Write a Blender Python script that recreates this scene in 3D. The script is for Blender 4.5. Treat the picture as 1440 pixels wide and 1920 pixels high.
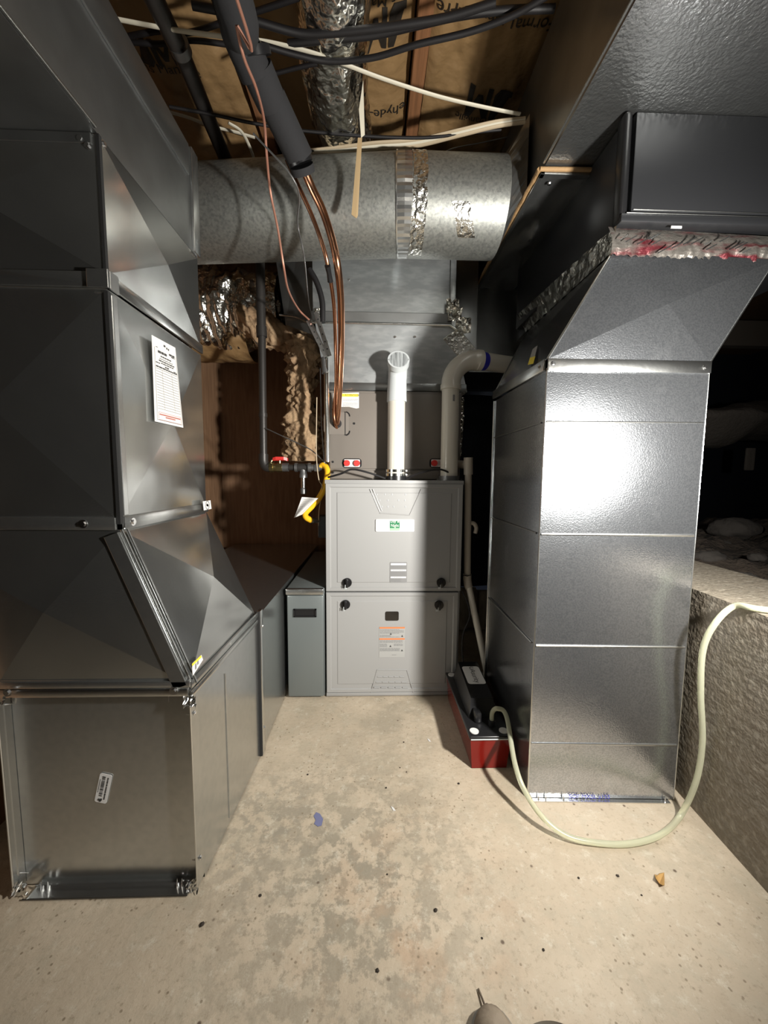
import bpy, bmesh, math, random
from mathutils import Vector, Matrix, noise
random.seed(7)
for o in list(bpy.data.objects): bpy.data.objects.remove(o)
SC = bpy.context.scene
COL = SC.collection
# ------------------------------------------------------------------ camera
H = 0.88
PITCH, YAW, ROLL = math.radians(5.3), math.radians(-1.8), math.radians(0.45)
RM = Matrix.Rotation(YAW, 3, 'Z') @ Matrix.Rotation(math.pi/2-PITCH, 3, 'X') @ Matrix.Rotation(ROLL, 3, 'Z')
cd = bpy.data.cameras.new('camera'); cam = bpy.data.objects.new('camera', cd); COL.objects.link(cam)
cam.matrix_world = Matrix.Translation((0, 0, H)) @ RM.to_4x4()
cd.sensor_fit = 'VERTICAL'; cd.sensor_height = 36; cd.lens = 36*720/1920
cd.clip_start = 0.02
SC.camera = cam
# ------------------------------------------------------------------ world, lamps, exposure
w = bpy.data.worlds.new('world'); SC.world = w; w.use_nodes = True
w.node_tree.nodes['Background'].inputs[0].default_value = (0.35, 0.42, 0.6, 1)
w.node_tree.nodes['Background'].inputs[1].default_value = 0.012
def area(name, loc, aim, power, size, col):
    l = bpy.data.lights.new(name, 'AREA'); l.shape = 'DISK'; l.size = size; l.spread = math.radians(150 if size < .2 else 180); l.energy = power; l.color = col
    o = bpy.data.objects.new(name, l); COL.objects.link(o); o.location = loc
    o.rotation_euler = (Vector(aim)-Vector(loc)).to_track_quat('-Z', 'Y').to_euler()
    return o
area('work_light', (0.775, 0.28, 0.95), (0.15, 1.45, 0.88), 20.5, 0.085, (1.0, 0.965, 0.90))
area('unseen_fill_light', (0.10, -1.5, 2.05), (0.0, 0.6, 0.3), 1.3, 0.35, (1.0, 0.93, 0.82))  # added fill from behind the camera, not a lamp of the room
vs = SC.view_settings
vs.view_transform = 'Standard'; vs.look = 'None'; vs.exposure = 0.75; vs.gamma = 1; vs.use_curve_mapping = False

# ------------------------------------------------------------------ helpers
def at(px, py, Y=None, z=None, x=None):
    """the point of the place seen at that spot of the picture, on the plane y=Y, z=z or x=x"""
    d = RM @ Vector(((px-720)/720, -(py-960)/720, -1))
    if Y is not None: t = Y/d.y
    elif z is not None: t = (z-H)/d.z
    else: t = x/d.x
    return Vector((0, 0, H)) + t*d
def setp(o, label=None, cat=None, group=None, kind=None):
    if label: o['label'] = label
    if cat: o['category'] = cat
    if group: o['group'] = group
    if kind: o['kind'] = kind
    return o
def thing(name, label, cat, loc, group=None):
    o = bpy.data.objects.new(name, None); COL.objects.link(o); o.location = loc; o.empty_display_size = .05
    return setp(o, label, cat, group)
def origin(o):
    v = Vector((0, 0, 0))
    while o: v += o.location; o = o.parent
    return v
class B:
    def __init__(s): s.bm = bmesh.new()
    def faces(s, pts, fs):
        v = [s.bm.verts.new(p) for p in pts]
        for f in fs:
            try: s.bm.faces.new([v[i] for i in f])
            except ValueError: pass
        return s
    def quad(s, *p): return s.faces(p, [tuple(range(len(p)))])
    def box(s, lo, hi, bev=0, seg=2):
        lo, hi = Vector(lo), Vector(hi); c = (lo+hi)/2; d = (hi-lo)/2
        return s.obox(c, (d.x, 0, 0), (0, d.y, 0), (0, 0, d.z), bev, seg)
    def obox(s, c, ax, ay, az, bev=0, seg=2):
        c, ax, ay, az = map(Vector, (c, ax, ay, az))
        bm = bmesh.new()
        v = [bm.verts.new(c+i*ax+j*ay+k*az) for k in (-1, 1) for j in (-1, 1) for i in (-1, 1)]
        for f in ((0, 2, 3, 1), (4, 5, 7, 6), (0, 1, 5, 4), (2, 6, 7, 3), (0, 4, 6, 2), (1, 3, 7, 5)): bm.faces.new([v[i] for i in f])
        if ax.cross(ay).dot(az) < 0: bmesh.ops.reverse_faces(bm, faces=bm.faces)
        if bev: bmesh.ops.bevel(bm, geom=bm.edges[:], offset=bev, segments=seg, affect='EDGES', profile=.5)
        me = bpy.data.meshes.new('t'); bm.to_mesh(me); bm.free(); s.bm.from_mesh(me); bpy.data.meshes.remove(me)
        return s
    def tube(s, pts, r, seg=12, cap=True, flat=1.0, rf=None):
        pts = [Vector(p) for p in pts]; n = len(pts)
        t0 = (pts[1]-pts[0]).normalized()
        up = Vector((0, 0, 1)) if abs(t0.z) < .9 else Vector((0, 1, 0))
        u = t0.cross(up).normalized(); rings = []
        for i, p in enumerate(pts):
            t = (pts[min(i+1, n-1)]-pts[max(i-1, 0)]).normalized()
            u = (u-t*u.dot(t)).normalized(); v = t.cross(u)
            rr = r[i] if isinstance(r, (list, tuple)) else r
            ring = []
            for k in range(seg):
                a = 2*math.pi*k/seg; q = rr*(rf(i, k, p) if rf else 1)
                ring.append(s.bm.verts.new(p+u*math.cos(a)*q+v*math.sin(a)*q*flat))
            rings.append(ring)
        for i in range(n-1):
            for k in range(seg):
                k2 = (k+1) % seg
                s.bm.faces.new((rings[i][k], rings[i][k2], rings[i+1][k2], rings[i+1][k]))
        if cap:
            s.bm.faces.new(rings[0][::-1]); s.bm.faces.new(rings[-1])
        return s
    def cyl(s, a, b, r, seg=20, r2=None): return s.tube([a, b], [r, r if r2 is None else r2], seg)
    def grid(s, nu, nv, f, closed=False):
        g = [[s.bm.verts.new(f(i/nu, j/nv)) for j in range(nv+1)] for i in range(nu+1)]
        for i in range(nu):
            for j in range(nv): s.bm.faces.new((g[i][j], g[i+1][j], g[i+1][j+1], g[i][j+1]))
        return s
    def prism(s, pts, d):
        """polygon pts pushed by vector d"""
        pts = [Vector(p) for p in pts]; d = Vector(d); n = len(pts)
        a = [s.bm.verts.new(p) for p in pts]; b = [s.bm.verts.new(p+d) for p in pts]
        s.bm.faces.new(a[::-1]); s.bm.faces.new(b)
        for i in range(n): s.bm.faces.new((a[i], a[(i+1) % n], b[(i+1) % n], b[i]))
        return s
    def hexa(s, bot, top, cross=None, skip=''):
        """bot/top: front-left, front-right, back-right, back-left; cross = height of the X crease per side"""
        cross = cross or {}
        b = [Vector(p) for p in bot]; t = [Vector(p) for p in top]
        sides = {'f': (b[0], b[1], t[1], t[0]), 'r': (b[1], b[2], t[2], t[1]), 'b': (b[2], b[3], t[3], t[2]),
                 'l': (b[3], b[0], t[0], t[3]), 'd': (b[3], b[2], b[1], b[0]), 't': (t[0], t[1], t[2], t[3])}
        for k, q in sides.items():
            if k in skip: continue
            h = cross.get(k, 0)
            if h:
                c = (q[0]+q[1]+q[2]+q[3])/4; n = (q[2]-q[0]).cross(q[3]-q[1]).normalized(); c = c+n*h
                s.faces([*q, c], [(0, 1, 4), (1, 2, 4), (2, 3, 4), (3, 0, 4)])
            else: s.quad(*q)
        return s
    def go(s, name, mat, parent=None, smooth=False, label=None, weld=False):
        if weld: bmesh.ops.remove_doubles(s.bm, verts=s.bm.verts[:], dist=1e-5)
        bmesh.ops.recalc_face_normals(s.bm, faces=s.bm.faces[:]) if weld else None
        me = bpy.data.meshes.new(name); s.bm.to_mesh(me); s.bm.free()
        if mat: me.materials.append(mat)
        if smooth:
            for p in me.polygons: p.use_smooth = True
            if smooth != 'all': me.set_sharp_from_angle(angle=math.radians(40))
        o = bpy.data.objects.new(name, me); COL.objects.link(o)
        if parent:
            o.parent = parent; me.transform(Matrix.Translation(-origin(parent)))
        elif len(me.vertices):
            lo = Vector((min(v.co.x for v in me.vertices), min(v.co.y for v in me.vertices), min(v.co.z for v in me.vertices)))
            hi = Vector((max(v.co.x for v in me.vertices), max(v.co.y for v in me.vertices), lo.z))
            c = (lo+hi)/2; c.z = lo.z; me.transform(Matrix.Translation(-c)); o.location = c
        if label: o['label'] = label
        return o
def smooth_path(pts, n=8):
    pts = [Vector(p) for p in pts]; out = []
    P = [pts[0]*2-pts[1]]+pts+[pts[-1]*2-pts[-2]]
    for i in range(1, len(P)-2):
        p0, p1, p2, p3 = P[i-1:i+3]
        for k in range(n):
            t = k/n
            out.append(.5*((2*p1)+(p2-p0)*t+(2*p0-5*p1+4*p2-p3)*t*t+(3*p1-p0-3*p2+p3)*t**3))
    out.append(pts[-1]); return out
def text(name, s, size, pos, ux, uy, mat, parent, warp=None, depth=0, squash=1):
    cu = bpy.data.curves.new('txt', 'FONT'); cu.body = s; cu.size = size; cu.align_x = 'CENTER'; cu.align_y = 'CENTER'
    to = bpy.data.objects.new('txt', cu); COL.objects.link(to); bpy.context.view_layer.update()
    me = bpy.data.meshes.new_from_object(to.evaluated_get(bpy.context.evaluated_depsgraph_get()))
    bpy.data.objects.remove(to); bpy.data.curves.remove(cu)
    ux, uy, pos = Vector(ux).normalized(), Vector(uy).normalized(), Vector(pos)
    for v in me.vertices:
        q = pos+ux*v.co.x*squash+uy*v.co.y
        v.co = warp(q) if warp else q
    me.transform(Matrix.Translation(-origin(parent))); me.name = name
    me.materials.clear(); me.materials.append(mat)
    o = bpy.data.objects.new(name, me); COL.objects.link(o); o.parent = parent
    return o
def lines(name, pos, ux, uy, w, rows, mat, parent, h=.0016, fill=.85, seed=1):
    """rows of small print: rows = list of (v offset, start, end) as fractions of width"""
    rnd = random.Random(seed); b = B(); ux, uy, pos = Vector(ux).normalized(), Vector(uy).normalized(), Vector(pos)
    for (v, a, e) in rows:
        x = a
        while x < e:
            l = min(rnd.uniform(.03, .11), e-x)
            p = pos+ux*w*x-uy*v; q = pos+ux*w*(x+l)-uy*v
            b.quad(p-uy*h/2, q-uy*h/2, q+uy*h/2, p+uy*h/2)
            x += l+rnd.uniform(.008, .025)
    return b.go(name, mat, parent)
def rrect(c, ux, uy, w, h, r, n=5):
    ux, uy, c = Vector(ux).normalized(), Vector(uy).normalized(), Vector(c); out = []
    for sx, sy, a0 in ((1, 1, 0), (-1, 1, 90), (-1, -1, 180), (1, -1, 270)):
        for k in range(n+1):
            a = math.radians(a0+90*k/n)
            out.append(c+ux*(sx*(w/2-r)+r*math.cos(a))+uy*(sy*(h/2-r)+r*math.sin(a)))
    return out

# ------------------------------------------------------------------ materials
def mat(name, col, rough=.5, metal=0, **kw):
    m = bpy.data.materials.new(name); m.use_nodes = True; nt = m.node_tree; bs = nt.nodes['Principled BSDF']
    bs.inputs['Base Color'].default_value = (*col, 1); bs.inputs['Roughness'].default_value = rough; bs.inputs['Metallic'].default_value = metal
    for k, v in kw.items():
        if k in ('bump', 'var'): continue
        bs.inputs[k.replace('_', ' ')].default_value = v
    tc = nt.nodes.new('ShaderNodeTexCoord')
    def noisetex(scale, detail=4, stretch=None, vor=False):
        mp = nt.nodes.new('ShaderNodeMapping'); nt.links.new(tc.outputs['Object'], mp.inputs[0])
        if stretch: mp.inputs['Scale'].default_value = stretch
        if vor:
            t = nt.nodes.new('ShaderNodeTexVoronoi'); t.inputs['Scale'].default_value = scale
            nt.links.new(mp.outputs[0], t.inputs['Vector']); return t.outputs['Color']
        t = nt.nodes.new('ShaderNodeTexNoise'); t.inputs['Scale'].default_value = scale; t.inputs['Detail'].default_value = detail
        nt.links.new(mp.outputs[0], t.inputs['Vector']); return t.outputs[0]
    m['x'] = 0
    prev = None
    for bp in kw.get('bump', []):           # (scale, strength, distance[, vor, stretch])
        bn = nt.nodes.new('ShaderNodeBump'); bn.inputs['Strength'].default_value = bp[1]; bn.inputs['Distance'].default_value = bp[2]
        nt.links.new(noisetex(bp[0], 3, bp[4] if len(bp) > 4 else None, bp[3] if len(bp) > 3 else False), bn.inputs['Height'])
        if prev: nt.links.new(prev, bn.inputs['Normal'])
        prev = bn.outputs[0]
    if prev: nt.links.new(prev, bs.inputs['Normal'])
    last = None
    for va in kw.get('var', []):            # (scale, lo, hi, other colour, amount[, vor, stretch])
        rp = nt.nodes.new('ShaderNodeMapRange'); rp.inputs[1].default_value = va[1]; rp.inputs[2].default_value = va[2]
        rp.inputs[3].default_value = 0; rp.inputs[4].default_value = va[4]; rp.clamp = True
        nt.links.new(noisetex(va[0], 6, va[6] if len(va) > 6 else None, va[5] if len(va) > 5 else False), rp.inputs[0])
        mx = nt.nodes.new('ShaderNodeMix'); mx.data_type = 'RGBA'
        nt.links.new(rp.outputs[0], mx.inputs[0]); mx.inputs[7].default_value = (*va[3], 1)
        if last: nt.links.new(last, mx.inputs[6])
        else: mx.inputs[6].default_value = (*col, 1)
        last = mx.outputs[2]
    if last: nt.links.new(last, bs.inputs['Base Color'])
    return m
M = {}
M['galv'] = mat('galvanized_sheet', (.56, .57, .56), .19, .95, bump=[(2.2, .35, .02), (260, .05, .001)], var=[(5, .35, .75, (.40, .41, .40), .7)])
M['galv_flat'] = mat('galvanized_sheet_plain', (.56, .57, .56), .24, .94, bump=[(1.6, .25, .02), (320, .04, .001)], var=[(60, .4, .7, (.46, .47, .47), .5)])
M['galv_dark'] = mat('galvanized_sheet_dull', (.33, .34, .34), .33, .92, bump=[(3, .3, .02), (200, .05, .001)], var=[(9, .35, .7, (.22, .225, .22), .7)])
M['grain'] = mat('galvanized_sheet_grained', (.50, .52, .55), .15, .94, bump=[(300, .36, .0010), (3, .08, .02)], var=[(260, .42, .60, (.32, .34, .37), .6), (14, .62, .74, (.75, .77, .80), .35)])
M['hammer'] = mat('galvanized_sheet_stippled', (.34, .35, .35), .30, .92, bump=[(130, .45, .0035), (30, .2, .006)], var=[(50, .4, .65, (.3, .31, .31), .6)])
M['spangle'] = mat('galvanized_pipe_spangled', (.29, .30, .28), .52, .82, bump=[(70, .2, .002)], var=[(110, .45, .60, (.20, .205, .20), .75), (150, .3, .8, (.42, .42, .39), .4, True)])
M['plenum'] = mat('galvanized_plenum', (.42, .44, .45), .34, .85, bump=[(3, .25, .02), (120, .06, .001)], var=[(18, .45, .62, (.58, .60, .60), .55, False, (1, 1, 3))])
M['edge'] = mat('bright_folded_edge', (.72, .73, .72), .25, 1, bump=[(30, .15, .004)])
M['foil'] = mat('crumpled_foil', (.80, .79, .74), .20, 1, bump=[(14, .9, .03), (45, .3, .005)])
M['tape'] = mat('foil_tape', (.70, .69, .64), .24, 1, bump=[(60, .7, .006)])
M['tape_red'] = mat('foil_tape_red_print', (.11, .014, .02), .5, .5, bump=[(60, .7, .006)], var=[(9, .36, .50, (.15, .14, .125), .97, False, (1, 1, 4))])
M['screw'] = mat('zinc_screw', (.85, .85, .85), .18, 1)
M['gap'] = mat('dark_gap', (.01, .01, .01), .8)
M['cabinet'] = mat('grey_enamel', (.315, .315, .312), .34, .0, bump=[(150, .04, .001)], Specular_IOR_Level=.5, Coat_Weight=.15)
M['cab_mid'] = mat('grey_green_enamel', (.165, .185, .185), .36, .25)
M['coil'] = mat('taupe_enamel', (.185, .165, .145), .42)
M['black'] = mat('black_plastic', (.012, .012, .013), .30)
M['rubber'] = mat('black_foam_rubber', (.020, .020, .022), .9, bump=[(90, .3, .002)])
M['cable_black'] = mat('black_cable_jacket', (.007, .006, .007), .55)
M['cable_white'] = mat('white_cable_jacket', (.60, .56, .45), .5)
M['cable_tan'] = mat('tan_cable_jacket', (.46, .37, .25), .55)
M['wire'] = mat('copper_ground_wire', (.42, .20, .14), .45, .5)
M['copper'] = mat('copper_tube', (.62, .30, .17), .26, 1, var=[(14, .35, .7, (.36, .19, .12), .8)])
M['iron'] = mat('black_iron_pipe', (.035, .032, .03), .42, .3, bump=[(120, .2, .001)])
M['iron_fit'] = mat('iron_fitting', (.20, .20, .20), .42, .8, bump=[(120, .2, .001)])
M['zinc'] = mat('zinc_conduit', (.78, .78, .74), .18, 1)
M['brass'] = mat('brass', (.55, .46, .22), .3, 1)
M['red'] = mat('red_paint', (.60, .035, .03), .4)
M['yellow'] = mat('yellow_coating', (.90, .50, .02), .35)
M['pvc'] = mat('white_pvc', (.60, .57, .50), .32, Coat_Weight=.2)
M['pvc_grey'] = mat('grey_white_fitting', (.52, .55, .56), .35)
M['pvc_dull'] = mat('dull_pvc', (.44, .40, .34), .45)
M['primer'] = mat('blue_pipe_primer', (.02, .02, .40), .4)
M['paper'] = mat('white_paper', (.72, .71, .69), .6)
M['ink'] = mat('dark_ink', (.05, .05, .05), .6)
M['ink_grey'] = mat('grey_ink', (.20, .20, .20), .6)
M['ink_red'] = mat('faded_red_ink', (.45, .16, .13), .6)
M['orange'] = mat('orange_ink', (.62, .20, .07), .5)
M['labelyellow'] = mat('yellow_label', (.85, .68, .05), .5)
M['green'] = mat('green_ink', (.01, .16, .06), .4)
M['green_pale'] = mat('pale_green_ink', (.30, .50, .32), .4)
M['label_grey'] = mat('grey_label', (.36, .36, .35), .45)
M['kraft'] = mat('kraft_paper', (.30, .185, .08), .6, bump=[(7, .6, .03), (22, .5, .012)], var=[(4, .35, .7, (.20, .12, .05), .8)])
M['kraft_ink'] = mat('black_kraft_print', (.02, .016, .012), .6)
M['wood'] = mat('joist_wood', (.27, .12, .05), .7, bump=[(30, .3, .003, False, (6, .4, 6))], var=[(18, .35, .65, (.17, .075, .03), .8, False, (6, .3, 6))])
M['wood_wall'] = mat('brown_panel_wall', (.27, .155, .085), .72, bump=[(20, .2, .003)], var=[(12, .35, .7, (.17, .09, .047), .8, False, (5, 5, .5))])
M['sealant'] = mat('tan_duct_sealant', (.36, .22, .10), .7, bump=[(120, .6, .003)])
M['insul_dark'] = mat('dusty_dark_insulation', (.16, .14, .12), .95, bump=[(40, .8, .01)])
M['beamwood'] = mat('grey_brown_beam', (.13, .11, .09), .9)
M['insul'] = mat('brown_fibreglass', (.42, .29, .17), .9, bump=[(60, .8, .01)], var=[(16, .35, .65, (.25, .155, .085), .8)])
M['concrete_wall'] = mat('board_formed_concrete', (.215, .18, .135), .85, bump=[(16, .3, .012, False, (1, .35, 2.5)), (90, .8, .005), (32, .5, .008, True)], var=[(7, .35, .7, (.20, .175, .135), .8, False, (1, .4, 2)), (60, .5, .7, (.42, .38, .31), .5)])
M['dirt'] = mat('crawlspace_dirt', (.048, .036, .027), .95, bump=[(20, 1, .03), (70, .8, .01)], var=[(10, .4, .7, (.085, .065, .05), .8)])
M['rock'] = mat('dusty_rock', (.055, .048, .042), .9, bump=[(15, .8, .02)])
M['navy'] = mat('painted_crawlspace_dark', (.020, .025, .036), .9)  # navy tone stands in for the darkness of the crawlspace
M['greybox'] = mat('charcoal_coated_steel', (.028, .029, .032), .38, .3)
M['vinyl'] = mat('clear_vinyl', (.82, .83, .64), .18, Transmission_Weight=.62, IOR=1.38)
M['redtank'] = mat('translucent_red_plastic', (.22, .012, .008), .14, Transmission_Weight=.25, IOR=1.3, Coat_Weight=.3)
M['leaf'] = mat('dry_leaf', (.48, .28, .09), .7)
M['bluepaint'] = mat('blue_paint_fleck', (.16, .17, .30), .7)
M['leather'] = mat('worn_brown_leather', (.10, .07, .048), .6, bump=[(60, .6, .004)], var=[(20, .4, .65, (.33, .27, .2), .8)])
M['sole'] = mat('grey_boot_sole', (.30, .28, .24), .8)
M['strap'] = mat('cardboard_strap', (.42, .30, .16), .8)
M['paleboard'] = mat('pale_dusty_board', (.45, .41, .33), .6, bump=[(8, .4, .02)], var=[(9, .35, .7, (.25, .22, .17), .9, False, (3, 3, 1))])

# floor: poured concrete with worn grey blotches and specks
def floor_mat():
    m = bpy.data.materials.new('concrete_floor'); m.use_nodes = True; nt = m.node_tree; N = nt.nodes.new; L = nt.links.new
    bs = nt.nodes['Principled BSDF']; bs.inputs['Roughness'].default_value = .62
    tc = N('ShaderNodeNewGeometry')
    def nz(scale, det=6, rough=.6):
        t = N('ShaderNodeTexNoise'); t.inputs['Scale'].default_value = scale; t.inputs['Detail'].default_value = det; t.inputs['Roughness'].default_value = rough
        L(tc.outputs['Position'], t.inputs['Vector']); return t.outputs[0]
    def rng(s, a, b, c=0, d=1):
        r = N('ShaderNodeMapRange'); r.inputs[1].default_value = a; r.inputs[2].default_value = b; r.inputs[3].default_value = c; r.inputs[4].default_value = d
        L(s, r.inputs[0]); return r.outputs[0]
    def mul(a, b):
        k = N('ShaderNodeMath'); k.operation = 'MULTIPLY'; L(a, k.inputs[0]); L(b, k.inputs[1]); return k.outputs[0]
    def mix(f, a, b):
        x = N('ShaderNodeMix'); x.data_type = 'RGBA'; L(f, x.inputs[0])
        if isinstance(a, tuple): x.inputs[6].default_value = (*a, 1)
        else: L(a, x.inputs[6])
        x.inputs[7].default_value = (*b, 1); return x.outputs[2]
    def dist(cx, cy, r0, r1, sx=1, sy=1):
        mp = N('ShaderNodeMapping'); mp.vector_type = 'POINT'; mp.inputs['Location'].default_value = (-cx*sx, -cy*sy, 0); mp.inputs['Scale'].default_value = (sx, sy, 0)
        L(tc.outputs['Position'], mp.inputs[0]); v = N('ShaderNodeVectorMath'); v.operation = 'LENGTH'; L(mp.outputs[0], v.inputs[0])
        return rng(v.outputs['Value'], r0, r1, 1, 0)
    c = mix(rng(nz(3.0), .35, .68), (.560, .470, .355), (.435, .358, .262))
    c = mix(rng(nz(14, 8, .7), .5, .72, 0, .55), c, (.57, .51, .40))
    c = mix(rng(nz(40, 8, .75), .56, .72, 0, .45), c, (.33, .275, .19))
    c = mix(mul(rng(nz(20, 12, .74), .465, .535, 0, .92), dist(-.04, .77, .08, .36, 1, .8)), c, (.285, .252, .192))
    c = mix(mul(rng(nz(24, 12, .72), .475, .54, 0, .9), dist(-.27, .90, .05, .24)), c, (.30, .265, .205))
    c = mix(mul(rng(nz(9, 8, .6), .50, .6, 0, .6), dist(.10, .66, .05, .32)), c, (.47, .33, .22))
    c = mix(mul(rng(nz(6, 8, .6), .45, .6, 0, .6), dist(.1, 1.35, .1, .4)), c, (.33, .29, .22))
    c = mix(rng(nz(80, 10, .8), .52, .64, 0, .5), c, (.30, .24, .165))
    c = mix(rng(nz(7, 10, .75), .49, .62, 0, .5), c, (.375, .32, .235))
    c = mix(rng(nz(30, 10, .8), .54, .66, 0, .6), c, (.66, .61, .50))
    v = N('ShaderNodeTexVoronoi'); v.inputs['Scale'].default_value = 26; L(tc.outputs['Position'], v.inputs['Vector'])
    c = mix(mul(rng(v.outputs['Distance'], .12, .06), rng(nz(5), .53, .57)), c, (.14, .10, .07))
    v2 = N('ShaderNodeTexVoronoi'); v2.inputs['Scale'].default_value = 70; L(tc.outputs['Position'], v2.inputs['Vector'])
    c = mix(mul(rng(v2.outputs['Distance'], .20, .12, 0, .8), rng(nz(9), .50, .56)), c, (.22, .17, .11))
    L(c, bs.inputs['Base Color'])
    bp = N('ShaderNodeBump'); bp.inputs['Strength'].default_value = .55; bp.inputs['Distance'].default_value = .004
    L(nz(45, 8, .7), bp.inputs['Height']); L(bp.outputs[0], bs.inputs['Normal'])
    return m
M['floor'] = floor_mat()

def screw(p, n, parent, r=.0045, h=.004, name='screw'):
    p, n = Vector(p), Vector(n).normalized()
    return B().cyl(p, p+n*h, r, 6).cyl(p+n*.0004, p+n*.0012, r*1.6, 14).go(name, M['screw'], parent)
def tek(p, n, parent, l=.016):      # screw tip poking out of the sheet
    p, n = Vector(p), Vector(n).normalized()
    return B().cyl(p, p+n*l, .0022, 8, .0006).go('screw_tip', M['screw'], parent)
def cleat(a, b, w, n, t, parent, name='drive_cleat', m='galv_flat', bev=.0012):
    a, b, w, n = map(Vector, (a, b, w, n)); c = (a+b)/2+w/2+n*t/2
    return B().obox(c, (b-a)/2, w/2, n*t/2, bev, 2).go(name, M[m], parent, smooth=True)

# ================================================================== the setting
def struct(b, name, m, label=None):
    o = b.go(name, M[m] if isinstance(m, str) else m); o['kind'] = 'structure'
    if label: o['label'] = label
    return o
struct(B().box((-2.5, -2.6, -.06), (.98, 2.45, 0)), 'floor', 'floor', 'blotched beige concrete floor')
# wall_right: the low board-formed concrete ledge wall
struct(B().prism([(.806, -2.6, 0), (.849, .715, 0), (.865, .97, 0), (.958, 2.40, 0), (1.20, 2.40, 0), (1.06, -2.6, 0)], (0, 0, .585)), 'wall_right', 'concrete_wall', 'low rough concrete ledge wall')
struct(B().box((-1.3, 2.42, 0), (.36, 2.52, 2.4)), 'wall_rear', 'wood_wall', 'dark brown board wall behind the furnace')
struct(B().box((-1.05, .62, 0), (-.93, 2.42, 2.4)), 'wall_left', 'wood_wall', 'dark brown board wall behind the left ducts')
struct(B().box((-2.5, -2.6, 0), (-2.4, .74, 2.4)).box((-2.4, .64, 0), (-1.05, .74, 2.4)), 'wall_front_left', 'beamwood', 'grey brown side wall outside the picture')
struct(B().box((-2.5, -2.7, 0), (4.5, -2.6, 2.4)), 'wall_back', 'beamwood')
struct(B().box((-2.5, -2.7, 2.36), (4.6, 4.8, 2.42)), 'ceiling', 'wood_wall', 'dark subfloor above the joists')
struct(B().box((.36, 4.6, -.1), (4.6, 4.7, 2.4)), 'wall_crawlspace', 'navy')
struct(B().box((4.5, -2.6, -.1), (4.6, 4.7, 2.4)), 'wall_far_right', 'navy')
def dirtf(u, v):
    x = .9+u*3.6; y = -1.6+v*6.2
    z = .50+.10*noise.noise((x*1.2, y*1.2, 0))+.07*noise.noise((x*5, y*5, 3))+.035*noise.noise((x*14, y*14, 7))
    z += .10*min(1, max(0, (x-1.2)/1.5))
    if x < 1.24: z = min(z, .555)
    return Vector((x+(.14 if x < 1.05 else 0)+max(0, (1.2-x))*.5, y, z-(.35*max(0, (y-2.4))/2)))
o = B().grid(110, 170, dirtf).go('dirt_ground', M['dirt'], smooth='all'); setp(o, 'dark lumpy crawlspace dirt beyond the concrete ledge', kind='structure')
random.seed(3)
for i, (px, py, yy, r) in enumerate([(1378, 990, 2.0, .09), (1418, 1045, 1.55, .028), (1330, 1045, 1.6, .05), (1395, 1085, 1.3, .035), (1432, 1095, 1.2, .03), (1350, 1020, 1.9, .04)]):
    p = at(px, py, Y=yy)
    def rf(u, v, p=p, r=r, i=i):
        a, t = u*2*math.pi, v*math.pi; d = Vector((math.cos(a)*math.sin(t)*1.35, math.sin(a)*math.sin(t), math.cos(t)*.62))
        return p+d*r*(1+.35*noise.noise(d*2+Vector((i*7, 0, 0))))
    b = B().grid(18, 12, rf); o = b.go('rock', M['rock'], smooth='all', weld=True)
    setp(o, ['large flat pale rock lying on the dirt at the far rim', 'small pale stone on the dirt near the right picture edge', 'dark rock half hidden behind the tall duct edge',
             'rock on the dirt just above the concrete ledge', 'small rock on dirt above where the hose crosses the ledge', 'middle dark rock just below the large flat one'][i], 'rock', 'rocks on the crawlspace dirt')
# distant crawlspace beam and sagging insulation
o = B().box((.9, 3.05, 1.93), (4.4, 3.12, 2.12)).go('beam', M['beamwood']); setp(o, 'horizontal wooden beam in the dark crawlspace', 'beam')
def sag(u, v):
    x = 1.3+u*3.0; a = v*math.pi*2
    return Vector((x, 3.3+.45*math.cos(a)*1.0, 1.30+.15*math.sin(a)+.10*u+.09*noise.noise((x*2, a, 1))+.04*noise.noise((x*7, a*2, 4))))
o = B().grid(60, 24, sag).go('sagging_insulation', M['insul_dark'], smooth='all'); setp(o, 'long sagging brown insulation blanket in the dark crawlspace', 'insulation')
fa, fb = at(1393, 882, Y=3.05), at(1414, 840, Y=3.05)
B().box((fa.x, 3.03, fa.z), (fb.x, 3.05, fb.z), .008).go('hanging_flap', M['insul_dark'], o)

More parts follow.
